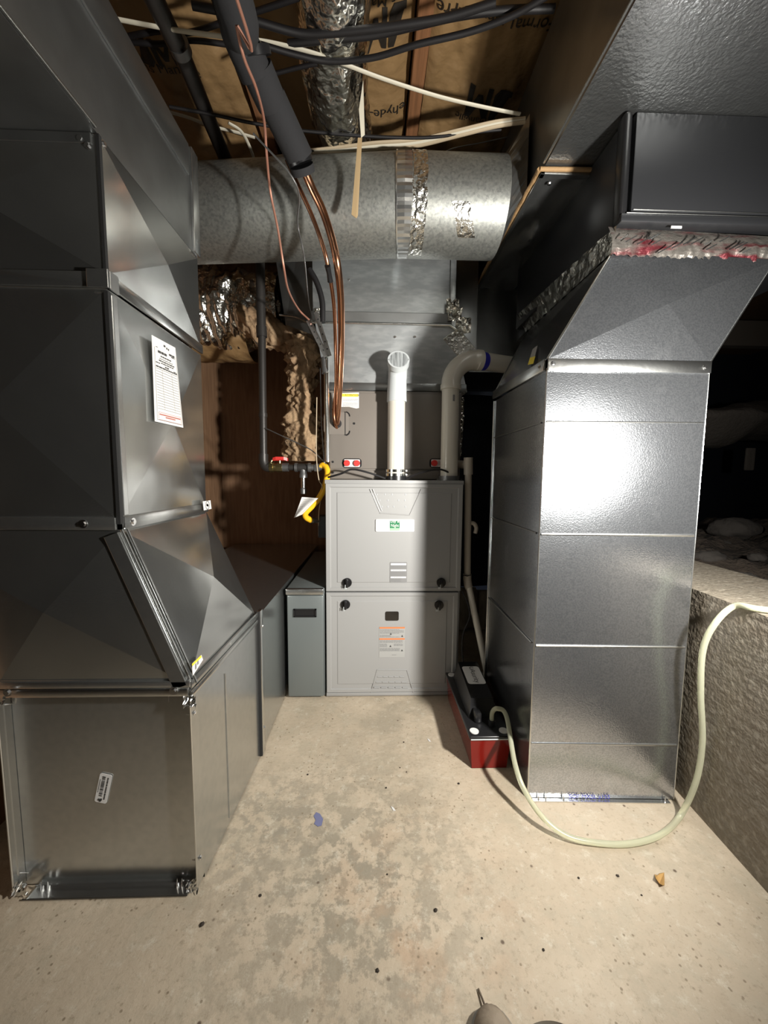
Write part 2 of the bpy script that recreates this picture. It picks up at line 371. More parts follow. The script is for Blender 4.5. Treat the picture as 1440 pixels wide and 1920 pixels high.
# ================================================================== ceiling joists and kraft insulation
JZ = 2.13
for x, lab in ((-.86, 'wooden joist above the left trunk duct'), (-.415, 'orange brown joist left of the foam wrapped line'), (.118, 'bare wooden joist between the two kraft paper batts'), (.62, 'wooden joist hidden above the right trunk duct')):
    b = B().box((x, -2.5, JZ), (x+.042, 2.42, 2.36), .002)
    setp(b.go('ceiling_joist', M['wood']), lab, 'joist', 'ceiling joists')
def kraftz(x, y, x0, x1, seed, sagm):
    t = (x-x0)/(x1-x0); b = math.sin(math.pi*min(1, max(0, t)))
    return 2.165-sagm*b**.7+.022*noise.noise((x*5, y*2.2, seed))+.012*noise.noise((x*16, y*5, seed+5))+.006*noise.noise((x*34, y*22, seed+9))
batts = []
for x0, x1, seed, sagm, lab in ((-.815, -.42, 1, .035, 'crumpled kraft faced insulation batt between left trunk duct and joist'),
                                (-.37, .112, 2, .05, 'kraft faced insulation batt above the foil flex duct'),
                                (.165, .615, 3, .03, 'kraft faced insulation batt between bare joist and right trunk duct')):
    def f(u, v, x0=x0, x1=x1, seed=seed, sagm=sagm):
        x = x0+u*(x1-x0); y = -1.4+v*3.8; return Vector((x, y, kraftz(x, y, x0, x1, seed, sagm)))
    t = thing('insulation_batt', lab, 'insulation', ((x0+x1)/2, 1.2, 2.1), 'kraft faced batts between the joists')
    B().grid(60, 230, f).box((x0, -1.4, 2.19), (x1, 2.4, 2.3)).go('paper_facing', M['kraft'], t, smooth='all')
    batts.append((t, (x0, x1, seed, sagm)))
def kprint(i, s, px, py, size, flip, arc=0, sq=1):
    t, (x0, x1, seed, sagm) = batts[i]; p = at(px, py, z=2.13)
    ux, uy = ((-1, 0, 0), (0, 1, 0)) if flip else ((1, 0, 0), (0, -1, 0))
    def wp(q):
        q = Vector(q); q.y += arc*(q.x-p.x)**2
        q.x = min(x1-.004, max(x0+.004, q.x))
        q.z = kraftz(q.x, q.y, x0, x1, seed, sagm)-.0035; return q
    text('printed_lettering', s, size, p, ux, uy, M['kraft_ink'], t, wp, squash=sq)
def klogo(i, px, py, w, h, flip):
    """the batt maker's mark: a bold black JM monogram made of solid shapes"""
    t, (x0, x1, seed, sagm) = batts[i]; p = at(px, py, z=2.13); sg = -1 if flip else 1
    shp = [[(-1, -.9), (-.35, -1), (-.12, -.6), (-.12, .9), (-.42, .9), (-.42, -.35), (-.6, -.6), (-1, -.55)],
           [(0, -.9), (.26, -.9), (.26, .9), (0, .9)], [(.26, .9), (.26, .3), (.5, -.5), (.62, -.5), (.62, 0)],
           [(.98, .9), (.98, .3), (.74, -.5), (.62, -.5), (.62, 0)], [(.98, -.9), (1.24, -.9), (1.24, .9), (.98, .9)]]
    b = B()
    for s in shp:
        n = 6
        for k in range(1, len(s)-1):                 # fan, finely split so it follows the paper
            A, Bq, Cq = s[0], s[k], s[k+1]
            for i1 in range(n):
                for j1 in range(n-i1):
                    def P(a, c):
                        a, c = a/n, c/n; x = A[0]+(Bq[0]-A[0])*a+(Cq[0]-A[0])*c; y = A[1]+(Bq[1]-A[1])*a+(Cq[1]-A[1])*c
                        X = min(x1-.004, max(x0+.004, p.x+sg*(x-.1)*w)); Y = p.y-sg*y*h
                        return Vector((X, Y, kraftz(X, Y, x0, x1, seed, sagm)-.0035))
                    b.faces([P(i1, j1), P(i1+1, j1), P(i1, j1+1)], [(0, 1, 2)])
                    if i1+j1 < n-1: b.faces([P(i1+1, j1), P(i1+1, j1+1), P(i1, j1+1)], [(0, 1, 2)])
    b.go('printed_logo', M['kraft_ink'], t)
klogo(0, 290, 100, .052, .040, False)
kprint(0, 'Johns Manville', 305, 130, .040, False)
klogo(1, 722, 55, .052, .055, True)
kprint(1, 'Johns Manville', 716, 2, .036, True)
kprint(1, 'Formaldehyde-Free', 745, 212, .045, True, arc=-1.0)
kprint(2, 'Formaldehyde-Free', 925, 38, .045, True, arc=.3)
klogo(2, 915, 198, .062, .055, True)
kprint(2, 'Johns Manville', 905, 226, .034, True)

# ================================================================== left side ducts
LX = -.483
# overhead trunk
t = thing('overhead_trunk_duct', 'galvanized trunk duct running overhead along the left side', 'duct', (-.7, .3, 1.473))
B().hexa([(-.90, -1.2, 1.473), (LX, -1.2, 1.473), (LX, 1.13, 1.473), (-.90, 1.13, 1.473)], [(-.90, -1.2, 1.735), (LX, -1.2, 1.735), (LX, 1.13, 1.735), (-.90, 1.13, 1.735)]).go('duct_body', M['galv_dark'], t)
cleat((LX, 1.10, 1.475), (LX, 1.10, 1.733), (0, .035, 0), (1, 0, 0), .008, t)
cleat((LX, -1.2, 1.655), (LX, 1.09, 1.655), (0, 0, .075), (1, 0, 0), .005, t, 'hanger_rail', 'galv_dark')
cleat((LX, -1.2, 1.473), (LX, .735, 1.473), (0, 0, .006), (1, 0, 0), .006, t, 'corner_seam', 'galv_flat')
screw((LX+.001, 1.118, 1.49), (1, 0, 0), t); screw((LX+.004, .42, 1.69), (1, 0, 0), t)
# tall drop in three flanged sections
t = thing('vertical_drop_duct', 'tall square galvanized duct with creased panels on the left', 'duct', (-.69, .94, .78))
DF, DB, DL = .745, 1.13, -.90
def sec(z0, z1, cf, cr):
    B().hexa([(DL, DF, z0), (LX, DF, z0), (LX, DB, z0), (DL, DB, z0)], [(DL, DF, z1), (LX, DF, z1), (LX, DB, z1), (DL, DB, z1)], {'f': cf, 'r': cr}, 'td').go('duct_section', M['galv'], t)
sec(1.24, 1.472, .014, .016); sec(.79, 1.215, .018, .013)
cleat((DL, DF, 1.215), (LX+.004, DF, 1.215), (0, 0, .026), (0, -1, 0), .007, t, m='galv')
cleat((LX, DF-.004, 1.218), (LX, DB, 1.218), (0, 0, .024), (1, 0, 0), .007, t, m='galv')
B().obox((LX-.008, DF-.009, 1.228), (.019, 0, 0), (0, .002, 0), (0, 0, .016), .001).obox((LX+.009, DF+.008, 1.228), (.002, 0, 0), (0, .012, 0), (0, 0, .016), .001).go('corner_clip', M['galv_flat'], t)
cleat((DL, DF, .774), (LX-.004, DF, .774), (0, 0, .024), (0, -1, 0), .007, t)
cleat((LX, DF+.006, .774), (LX, DB, .774), (0, 0, .024), (1, 0, 0), .007, t)
B().box((LX-.003, DF-.003, .785), (LX+.004, DF+.006, 1.21)).go('corner_gap', M['gap'], t)
B().box((LX+.001, DF+.006, .80), (LX+.006, DF+.022, 1.21), .002).go('corner_seam', M['galv_flat'], t)
B().box((LX-.002, DF-.002, 1.245), (LX+.003, DF+.005, 1.472)).go('corner_gap', M['gap'], t)
screw((-.545, DF-.007, .786), (0, -1, 0), t, .005); screw((LX+.007, .775, .786), (1, 0, 0), t, .005)
screw((-.512, DF-.001, 1.462), (0, -1, 0), t, .005); screw((-.50, DF-.001, 1.452), (0, -1, 0), t, .004); screw((LX+.001, .757, 1.466), (1, 0, 0), t, .004)
B().box((DL, DF-.004, 1.455), (LX-.01, DF, 1.472), .001).go('top_cleat', M['galv_dark'], t)
# paper permit sheet on its right side
d = thing('paper_data_sheet', 'tall white printed sheet stuck on the left drop duct', 'paper', tuple(at(315, 790, x=LX+.012)))
q = [at(284, 628, x=LX+.0155), at(328, 652, x=LX+.0155), at(343, 802, x=LX+.0155), at(290, 790, x=LX+.0155)]
B().prism(q, (.0009, 0, 0)).go('sheet', M['paper'], d)
def onsheet(u, v, e=.0018):
    return (q[0]*(1-u)+q[1]*u)*(1-v)+(q[3]*(1-u)+q[2]*u)*v+Vector((e, 0, 0))
def sheetline(b, u0, v0, u1, v1, th):
    a, c = onsheet(u0, v0), onsheet(u1, v1); n = Vector((0, -(c.z-a.z), c.y-a.y)).normalized()*th/2
    b.quad(a-n, c-n, c+n, a+n)
b = B()
for k in range(16): sheetline(b, .10, .36+k*.0315, .93, .36+k*.0315, .0008)
for u in (.32, .70): sheetline(b, u, .36, u+.02, .83, .0006)
for (a0, a1, a2, a3) in ((.07, .12, .07, .97), (.96, .12, .96, .97), (.07, .97, .96, .97)): sheetline(b, a0, a1, a2, a3, .0008)
b.go('ruled_table', M['ink_grey'], d)
b = B(); rnd = random.Random(5)
for v, u0, u1, th in ((.055, .45, .52, .004), (.07, .56, .60, .004), (.075, .63, .67, .004), (.13, .66, .9, .004), (.15, .75, .9, .002), (.11, .12, .2, .001), (.155, .2, .55, .005), (.20, .3, .72, .0025), (.23, .25, .78, .0012), (.255, .22, .85, .0025), (.28, .3, .8, .002), (.29, .1, .25, .002), (.31, .45, .6, .003), (.335, .1, .95, .003), (.32, .8, .92, .0015)):
    u = u0
    while u < u1:
        e = min(u1, u+rnd.uniform(.04, .12)); sheetline(b, u, v, e, v, th); u = e+.02
b.go('printed_lines', M['ink'], d)
b = B()
for v in (.875, .965): sheetline(b, .12, v, .92, v, .0007)
for u in (.12, .92): sheetline(b, u, .875, u, .955, .0007)
for v, u0, u1 in ((.90, .15, .9), (.925, .35, .7)): sheetline(b, u0, v, u1, v, .0028)
b.go('notice_box', M['ink_red'], d)
# small square sticker on the drop duct
d = thing('square_sticker', 'small square white sticker at the rear foot of the left drop duct', 'sticker', tuple(at(388, 953, x=LX+.014)))
q4 = [at(380, 940, x=LX+.0155), at(394, 938, x=LX+.0155), at(396, 954, x=LX+.0155), at(382, 957, x=LX+.0155)]
B().prism(q4, (.001, 0, 0)).go('backing', M['paper'], d)
c = sum(q4, Vector())/4+Vector((.0016, 0, 0))
b = B(); n = 16
b.faces([c+Vector((0, math.cos(k/n*6.283)*rr, math.sin(k/n*6.283)*rr)) for rr in (.013, .0105) for k in range(n)], [(k, (k+1) % n, n+(k+1) % n, n+k) for k in range(n)])
b.obox(c, (0, 0, 0), (0, .006, -.002), (0, .001, .003)); b.go('printed_mark', M['ink_grey'], d)

# transition fitting between drop and base duct
t = thing('offset_transition_fitting', 'slanting creased galvanized fitting joining the left drop to the base duct', 'duct fitting', (-.58, .93, .46))
BX0, BX1, BX1r = -.738, -.362, -.350
bot = [(BX0, .745, .462), (BX1, .745, .462), (BX1r, 1.135, .462), (BX0, 1.135, .462)]
top = [(DL, .745, .774), (LX, .745, .774), (LX, 1.13, .774), (DL, 1.13, .774)]
B().hexa(bot, top, {'f': .020, 'r': .034}, 'td').go('slanting_shell', M['galv'], t)
a1, a2 = Vector((BX1, .745, .462)), Vector((LX, .745, .774)); dr = (a2-a1)
pw = Vector((dr.z, 0, -dr.x)).normalized()*-1
B().obox((a1+a2)/2+pw*.016+Vector((0, -.004, 0)), dr/2*.98, pw*.014, (0, .003, 0), .001).go('edge_strip', M['galv_flat'], t)
for k in (0, 1):
    off = Vector((.002+.007*k, .002+.006*k, 0))
    B().tube([a1+off, a2+off], .0028, 8).go('folded_seam', M['edge'], t, smooth=True)
# base duct with recessed end cap
BT = .452
t = thing('base_return_duct', 'low galvanized base duct on the floor ending in a recessed cap', 'duct', (-.55, 1.3, 0))
B().hexa([(BX0, .775, .004), (BX1, .775, .004), (-.346, 1.14, .004), (BX0, 1.14, .004)], [(BX0, .775, BT), (BX1, .775, BT), (-.346, 1.14, BT), (BX0, 1.14, BT)], None, 'f').go('duct_section', M['galv_flat'], t)
B().hexa([(-.85, 1.15, .004), (-.346, 1.15, .004), (-.337, 2.40, .004), (-.85, 2.40, .004)], [(-.85, 1.15, BT), (-.346, 1.15, BT), (-.337, 2.40, BT), (-.85, 2.40, BT)]).go('duct_section', M['galv_flat'], t)
# flanged mouth around the cap: four walls
FY = .742
B().box((BX0, FY, .016), (BX0+.0025, .777, .446)).go('flange_wall', M['edge'], t)
B().box((BX1-.0025, FY, .014), (BX1, .777, .44)).go('flange_wall', M['galv_flat'], t)
B().box((BX0+.03, FY-.004, .004), (BX1-.018, .777, .0065)).box((BX0+.03, .757, .0065), (BX1-.022, .759, .013)).go('flange_wall', M['edge'], t)
B().box((BX0, FY, .4485), (BX1, .777, BT)).go('flange_wall', M['galv_flat'], t)
B().box((BX0+.0025, .767, .006), (BX1-.0025, .770, .449)).go('end_cap', M['galv_flat'], t)
B().box((BX0+.0025, .752, .012), (BX0+.0045, .766, .43)).go('cap_flange', M['edge'], t)
B().tube([(BX0, FY, .018), (BX0, FY, .445)], .0016, 6).tube([(BX1-.001, FY, .018), (BX1-.001, FY, .44)], .0016, 6).tube([(BX0+.02, FY-.004, .004), (BX1-.02, FY-.004, .004)], .0018, 6).go('flange_rim', M['edge'], t)
cleat((BX0, .748, .440), (BX1-.002, .748, .440), (0, 0, .018), (0, -1, 0), .010, t, 's_cleat', 'edge', .004)
cleat((BX0, .744, .459), (BX1+.002, .744, .459), (0, 0, .014), (0, -1, 0), .006, t, 's_cleat', 'galv_flat', .002)
cleat((BX1, .742, .437), (-.346, 1.14, .437), (0, 0, .012), (1, 0, 0), .006, t, 's_cleat', 'edge', .003)
cleat((BX1, .742, .455), (-.346, 1.14, .455), (0, 0, .016), (1, 0, 0), .005, t, 's_cleat', 'galv_flat', .002)
for k, (x, z) in enumerate(((BX0+.03, .455), (BX1-.028, .455))): screw((x, .735, z), (0, -1, 0), t, .005)
for x in (BX0+.032, BX1-.045): tek((x, .750, .44), (0, -.2, -1), t)
for x in (BX0+.045, BX0+.058, BX1-.05, BX1-.04): tek((x, .756, .006), (.1, -.1, 1), t, .02)
for z in (.418, .045): tek((BX0+.002, .755, z), (1, -.1, .15), t, .02)
for z in (.395, .07): tek((BX1-.002, .752, z), (-1, 0, 0), t, .012); screw((BX1, .757, z), (1, 0, 0), t, .003)
# crumpled corner tabs
def crumple(c, r, seed, parent, name='corner_tab'):
    def f(u, v):
        x, y = (u-.5)*2, (v-.5)*2; n = noise.noise((x*2.3, y*2.3, seed))
        return Vector(c)+Vector((x*r, n*r*.7-abs(x)*r*.3, y*r+n*r*.3))
    return B().grid(10, 10, f).go(name, M['edge'], parent)
crumple((BX0+.014, .745, .020), .014, 1, t); crumple((BX1-.012, .745, .018), .012, 5, t); crumple((BX1+.001, .742, .43), .012, 9, t); crumple((BX0+.006, .742, .438), .012, 14, t)
# vertical drive cleat between the sections
B().box((-.350, 1.135, .006), (-.338, 1.141, .47), .001).go('drive_cleat_gap', M['gap'], t)
B().box((-.348, 1.141, .006), (-.336, 1.165, .47), .002).go('drive_cleat', M['edge'], t, smooth=True)
screw((-.336, 1.153, .42), (1, 0, 0), t, .004); screw((-.336, 1.153, .09), (1, 0, 0), t, .003)
B().tube([(-.3555, .905, .40), (-.3555, .905, .02)], .0018, 6).go('panel_crease', M['galv_flat'], t)
for p in ((-.3525, .93, .464), (-.349, 1.10, .466)): screw(p, (1, 0, 0), t, .004)
# barcode sticker on the cap
d = thing('barcode_sticker', 'tilted white barcode sticker on the recessed end cap', 'sticker', tuple(at(194, 1478, Y=.766)))
cc = at(194, 1478, Y=.7655); ang = math.radians(76); ux = Vector((math.cos(ang), 0, math.sin(ang))); uy = Vector((-math.sin(ang), 0, math.cos(ang)))
B().prism(rrect(cc, ux, uy, .066, .025, .004), (0, -.0006, 0)).go('backing', M['paper'], d)
fr = Vector((0, -.0011, 0)); b = B(); rnd = random.Random(2); x = -.018
while x < .028:
    wd = rnd.choice((.0006, .001, .0018)); p = cc+fr+ux*x+uy*.0025
    b.quad(p-uy*.0035, p+ux*wd-uy*.0035, p+ux*wd+uy*.0035, p+uy*.0035); x += wd+rnd.choice((.0006, .0009, .0014))
b.go('barcode', M['ink'], d)
lines('small_print', cc+fr+ux*-.024-uy*.006, ux, uy, .05, [(0, 0, 1)], M['ink'], d, .0026, seed=4)
lines('small_print', cc+fr+ux*-.010+uy*.009, ux, uy, .03, [(0, 0, 1)], M['ink_grey'], d, .0016, seed=9)
b = B()
for ox, oy in ((-.026, .004), (-.028, .001), (-.025, -.0005)): b.quad(*rrect(cc+fr*1.2+ux*ox+uy*oy, ux, uy, .005, .004, .0015, 3))
b.go('printed_mark', M['ink'], d)
# sticker on transition cleat
d = thing('yellow_edged_sticker', 'small yellow edged sticker at the front corner of the transition', 'sticker', tuple(at(368, 1248, x=-.352)))
q4 = [at(360, 1253, x=-.352), at(361, 1243, x=-.352), at(377, 1228, x=-.352), at(380, 1237, x=-.352), at(361, 1267, x=-.352)]
B().prism(q4, (.0008, 0, 0)).go('backing', M['paper'], d)
B().prism([at(359.5, 1245, x=-.3515), at(376, 1229, x=-.3515), at(377.5, 1232, x=-.3515), at(360, 1249, x=-.3515)], (.001, 0, 0)).go('yellow_border', M['labelyellow'], d)
b = B()
for (px, py) in ((367, 1247), (371, 1243), (367, 1252), (371, 1238)):
    p = at(px, py, x=-.351); b.obox(p, (.0003, 0, 0), (0, .003, 0), (0, 0, .003))
b.go('printed_mark', M['ink_grey'], d)

# ================================================================== filter cabinet between base duct and furnace
t = thing('filter_cabinet', 'narrow grey green filter cabinet with black recessed handle beside the furnace', 'filter cabinet', (-.26, 1.85, 0))
B().box((-.330, 1.468, .004), (-.184, 2.20, .445), .004).go('body', M['cab_mid'], t, smooth=True)
B().box((-.326, 1.452, .010), (-.186, 1.467, .420), .006).go('door', M['cab_mid'], t, smooth=True)
B().box((-.330, 1.448, .424), (-.186, 1.47, .446), .003).go('top_rail', M['galv_flat'], t, smooth=True)
hp = at(572, 1149, Y=1.451)
dh = B().box((hp.x-.044, 1.446, hp.z-.016), (hp.x+.044, 1.453, hp.z-.012)).box((hp.x-.044, 1.446, hp.z+.012), (hp.x+.044, 1.453, hp.z+.016)).box((hp.x-.044, 1.446, hp.z-.016), (hp.x-.038, 1.453, hp.z+.016)).box((hp.x+.038, 1.446, hp.z-.016), (hp.x+.044, 1.453, hp.z+.016)).box((hp.x-.04, 1.4505, hp.z-.014), (hp.x+.04, 1.4515, hp.z+.014)).go('handle', M['black'], t)

# ================================================================== furnace
FX0, FX1, FYF, FT = -.178, .350, 1.462, .866
t = thing('furnace', 'grey two door gas furnace standing at the back of the room', 'furnace', ((FX0+FX1)/2, 1.82, 0))
B().box((FX0, FYF+.016, .004), (FX1, 2.20, FT-.006), .002).box((FX0-.002, FYF+.004, FT-.016), (FX1+.002, 2.20, FT), .002).box((FX0, FYF+.002, .004), (FX1-.006, FYF+.016, .018), .002).go('cabinet', M['cabinet'], t, smooth=True)
def door(name, z0, z1, x1):
    x0 = FX0+.001; b = B()
    fr = .016; rec = .004
    P = lambda x, z, y: Vector((x, y, z))
    # raised rim, sloping step and slightly sunk field
    loops = []
    for ins, y in ((0, FYF+.016), (0, FYF+.002), (.002, FYF), (fr, FYF), (fr+.004, FYF+rec), (fr+.026, FYF+rec), (fr+.029, FYF+rec-.002)):
        loops.append([P(x0+ins, z0+ins*.8, y), P(x1-ins, z0+ins*.8, y), P(x1-ins, z1-ins*.8, y), P(x0+ins, z1-ins*.8, y)])
    v = [[b.bm.verts.new(p) for p in l] for l in loops]
    for i in range(len(v)-1):
        for k in range(4): b.bm.faces.new((v[i][k], v[i][(k+1) % 4], v[i+1][(k+1) % 4], v[i+1][k]))
    b.bm.faces.new(v[-1])
    return b.go(name, M['cabinet'], t)
ud = door('upper_door', .434, .852, FX1-.001); ld = door('lower_door', .020, .428, FX1-.009)
def fp(px, py, e=0): return at(px, py, Y=FYF+.0015-e)
# embossed trapezoids and louvres
b = B()
for (p, q) in (((694, 917), (712, 960)), ((699, 917), (716, 958)), ((790, 917), (768, 966)), ((712, 962), (768, 966))): b.tube([fp(*p), fp(*q)], .0022, 8)
b.go('embossed_ridge', M['cabinet'], ud, smooth=True)
b = B()
for r, (y, xs) in enumerate(((927, (707, 722, 735, 760)), (938, (712, 727, 747, 759)), (950, (716, 727, 738, 760)))):
    for x in xs: b.obox(fp(x, y), (.0012, 0, 0), (0, .0015, 0), (0, 0, .003), .0006)
b.go('embossed_dimples', M['pvc_grey'], ud, smooth=True)
b = B()
for (p, q) in (((707, 1256), (696, 1298)), ((763, 1256), (775, 1298)), ((707, 1256), (763, 1256))): b.tube([fp(*p), fp(*q)], .0022, 8)
for y, x0, x1 in ((1269, 708, 760), (1279, 705, 765), (1289, 701, 768)):
    n = 5
    for k in range(n):
        a, c = fp(x0+(x1-x0)*k/n, y), fp(x0+(x1-x0)*(k+.8)/n, y); b.tube([a, c], .0026, 8)
b.go('embossed_louvres', M['cabinet'], ld, smooth=True)
def knob(px, py, par):
    p = fp(px, py); r = .018
    k = B().cyl(p, p+Vector((0, -.006, 0)), r, 32).cyl(p+Vector((0, -.004, 0)), p+Vector((0, -.009, 0)), r*.85, 32)
    k.obox(p+Vector((0, -.013, 0)), (.0045, 0, 0), (0, .007, 0), (0, 0, .0165), .002)
    o = k.go('latch_knob', M['black'], par, smooth=True)
    B().obox(p+Vector((-.006, -.0205, -.010)), (.0012, 0, 0), (0, .0004, 0), (0, 0, .006)).obox(p+Vector((-.007, -.002, -.022)), (.005, 0, 0), (0, .002, 0), (0, 0, .004), .001).go('pointer', M['pvc_grey'], o)
knob(651, 1092, ud); knob(827, 1092, ud); knob(648, 1133, ld); knob(823, 1134, ld)
# name plate
c = (fp(704, 985)+fp(777, 985))/2; c.y = FYF+.001
npz = B().prism(rrect(c, (1, 0, 0), (0, 0, 1), .148, .047, .004), (0, -.0035, 0)).go('name_plate', M['paper'], ud, label='white name plate with green logo')
fr = Vector((0, -.0040, 0))
b = B(); o1 = rrect(c+fr, (1, 0, 0), (0, 0, 1), .141, .040, .003); o2 = rrect(c+fr, (1, 0, 0), (0, 0, 1), .1395, .0385, .003); n = len(o1)
b.faces(o1+o2, [(k, (k+1) % n, n+(k+1) % n, n+k) for k in range(n)]); b.go('plate_border', M['ink_grey'], npz)
g = c+Vector((-.001, -.0042, .004))
B().obox(g, (.019, 0, 0), (0, .0003, 0), (0, 0, .014)).go('green_square', M['green'], npz)
B().obox(g+Vector((0, 0, -.019)), (.019, 0, 0), (0, .0003, 0), (0, 0, .005)).go('pale_green_band', M['green_pale'], npz)
text('brand_lettering', 'Day &\nNight', .0165, g+Vector((0, -.0008, .004)), (1, 0, 0), (0, 0, 1), M['paper'], npz, squash=.85)
# labels
c = (fp(747, 1073)); lb = B().prism(rrect(c, (1, 0, 0), (0, 0, 1), .066, .080, .004), (0, -.0006, 0)).go('rating_label', M['label_grey'], ud)
fr = Vector((0, -.0012, 0))
B().prism(rrect(c+fr*.4, (1, 0, 0), (0, 0, 1), .067, .081, .004), (0, -.0002, 0)).go('label_edge', M['ink_grey'], lb)
b = B()
for zz, hh in ((.032, .0035), (.008, .003), (-.020, .003)): b.obox(c+fr+Vector((0, 0, zz)), (.030, 0, 0), (0, .0001, 0), (0, 0, hh))
b.go('heading_bars', M['paper'], lb)
lines('small_print', c+fr*1.3+Vector((-.030, 0, .026)), (1, 0, 0), (0, 0, 1), .06, [(k*.0032, 0, 1 if k not in (4, 9) else .6) for k in range(4)]+[(.022+k*.0032, 0, .95) for k in range(6)]+[(.050+k*.0032, 0, .7) for k in range(5)]+[(-.006, .3, .7), (.018, .15, .8), (.046, .2, .7)], M['ink_grey'], lb, .0015, seed=3)
c = (fp(735, 1204)); lb = B().prism(rrect(c, (1, 0, 0), (0, 0, 1), .102, .124, .001, 1), (0, -.0006, 0)).go('warning_label', M['label_grey'], ld)
b = B()
for zz in (.059, .0135): b.obox(c+fr+Vector((0, 0, zz)), (.050, 0, 0), (0, .0001, 0), (0, 0, .0032))
b.go('orange_bars', M['orange'], lb)
lines('small_print', c+fr*1.3+Vector((-.048, 0, .052)), (1, 0, 0), (0, 0, 1), .096, [(k*.0038, 0, .98 if k % 4 else .8) for k in range(5)]+[(.023+k*.0036, 0, .45 if k < 2 else .8) for k in range(3)]+[(.045+k*.0036, 0, .95) for k in range(3)]+[(.059+k*.0036, 0, .3) for k in range(4)]+[(.059+k*.0036, .58, .95) for k in range(3)]+[(.077+k*.0034, 0, .82) for k in range(4)]+[(.104, .5, .7)], M['ink_grey'], lb, .0016, seed=8)
b = B()
for x, z in ((.040, .026), (.040, -.033), (-.005, .035), (-.006, -.015)): B().faces([c+fr*1.4+Vector((x-.004, 0, z-.004)), c+fr*1.4+Vector((x+.004, 0, z-.004)), c+fr*1.4+Vector((x, 0, z+.004))], [(0, 1, 2)]).go('warning_symbol', M['ink'], lb)
c = fp(735, 1155); B().prism(rrect(c, (1, 0, 0), (0, 0, 1), .053, .037, .006), (0, -.0015, 0)).go('sight_window', mat('smoked_window', (.02, .017, .014), .1), ld, label='small smoked sight window')
# black wires across the furnace top
for nm, pts, lab in (('control_wire', [(615, 895, 1.50), (640, 888, 1.48), (660, 880, 1.475), (690, 886, 1.475), (722, 897, 1.50)], 'black wire looping over the furnace top left of the white pipe'),
                     ('control_wire', [(762, 897, 1.50), (790, 886, 1.475), (825, 880, 1.475), (856, 894, 1.50)], 'black wire looping over the furnace top between the two white pipes')):
    p = smooth_path([at(a, b_, Y=c_) for a, b_, c_ in pts]); o = B().tube(p, .0038, 8).go(nm, M['cable_black'], smooth=True); setp(o, lab, 'wire')

# ================================================================== coil cabinet
CY = 1.585
t = thing('coil_cabinet', 'taupe steel coil cabinet sitting on top of the furnace', 'coil cabinet', (.09, 1.85, FT))
B().box((-.178, CY, FT+.001), (.362, 2.2, 1.222), .003).go('cabinet', M['coil'], t, smooth=True)
B().box((-.172, CY-.007, FT+.045), (.352, CY+.001, 1.212), .002).go('front_panel', M['coil'], t, smooth=True)
B().box((-.172, CY-.004, FT+.004), (.352, CY+.001, FT+.038), .002).go('lower_strip', M['coil'], t, smooth=True)
cp = lambda px, py, e=0: at(px, py, Y=CY-.0075-e)
b = B().prism(rrect(cp(631, 794), (1, 0, 0), (0, 0, 1), .100, .088, .016), (0, -.003, 0)); acc = b.go('access_plate', M['coil'], t)
pts = rrect(cp(631, 794, .001), (1, 0, 0), (0, 0, 1), .105, .093, .018)
b = B().tube([p for p in pts if p.x > cp(631, 794).x+.02], .0028, 6); b.go('plate_gap', M['black'], acc)
B().cyl(cp(632, 794, .004), cp(632, 794, .008), .018, 24).go('grommet', M['rubber'], acc, smooth=True)
b = B()
for p in ((664, 794), (624, 866), (624, 886), (624, 768)): b.cyl(cp(*p), cp(*p, .002), .0045, 12)
b.go('panel_holes', M['black'], t)
for (px0, lab) in ((659, 'a'), (822, 'b')):
    c = cp(px0+1, 868.5); o = B().prism(rrect(c, (1, 0, 0), (0, 0, 1), .078, .038, .012), (0, -.001, 0)).go('port_recess', M['black'], t)
    o = B().prism(rrect(c+Vector((0, -.001, 0)), (1, 0, 0), (0, 0, 1), .064, .030, .003), (0, -.001, 0)).go('port_plate', M['paper'], t, label='white plate with two red drain plugs')
    for dx in (-.020, .020): B().cyl(c+Vector((dx, -.002, 0)), c+Vector((dx, -.012, 0)), .0125, 24).go('drain_plug', M['red'], o, smooth=True)
pr = [cp(641, 737), cp(673, 736), cp(673, 765), cp(668, 766), cp(655, 763), cp(641, 763), cp(625, 763), cp(625, 737)]
d = B().prism([p+Vector((0, -.0006, 0)) for p in pr], (0, -.0006, 0)).go('notice_label', M['paper'], t, label='white label with yellow heading')
p0, p1 = cp(626, 738, .002), cp(672, 744, .002)
B().box((p0.x, p0.y-.0003, p1.z), (p1.x, p0.y, p0.z)).go('yellow_heading', M['labelyellow'], d)
text('heading_lettering', 'ATTENTION', .010, (cp(660, 741, .0028)), (1, 0, 0), (0, 0, 1), M['ink'], d)
lines('small_print', cp(643, 748, .002), (1, 0, 0), (0, 0, 1), .064, [(k*.0048, 0, .95) for k in range(7) if k != 2], M['ink_grey'], d, .0013, seed=6)

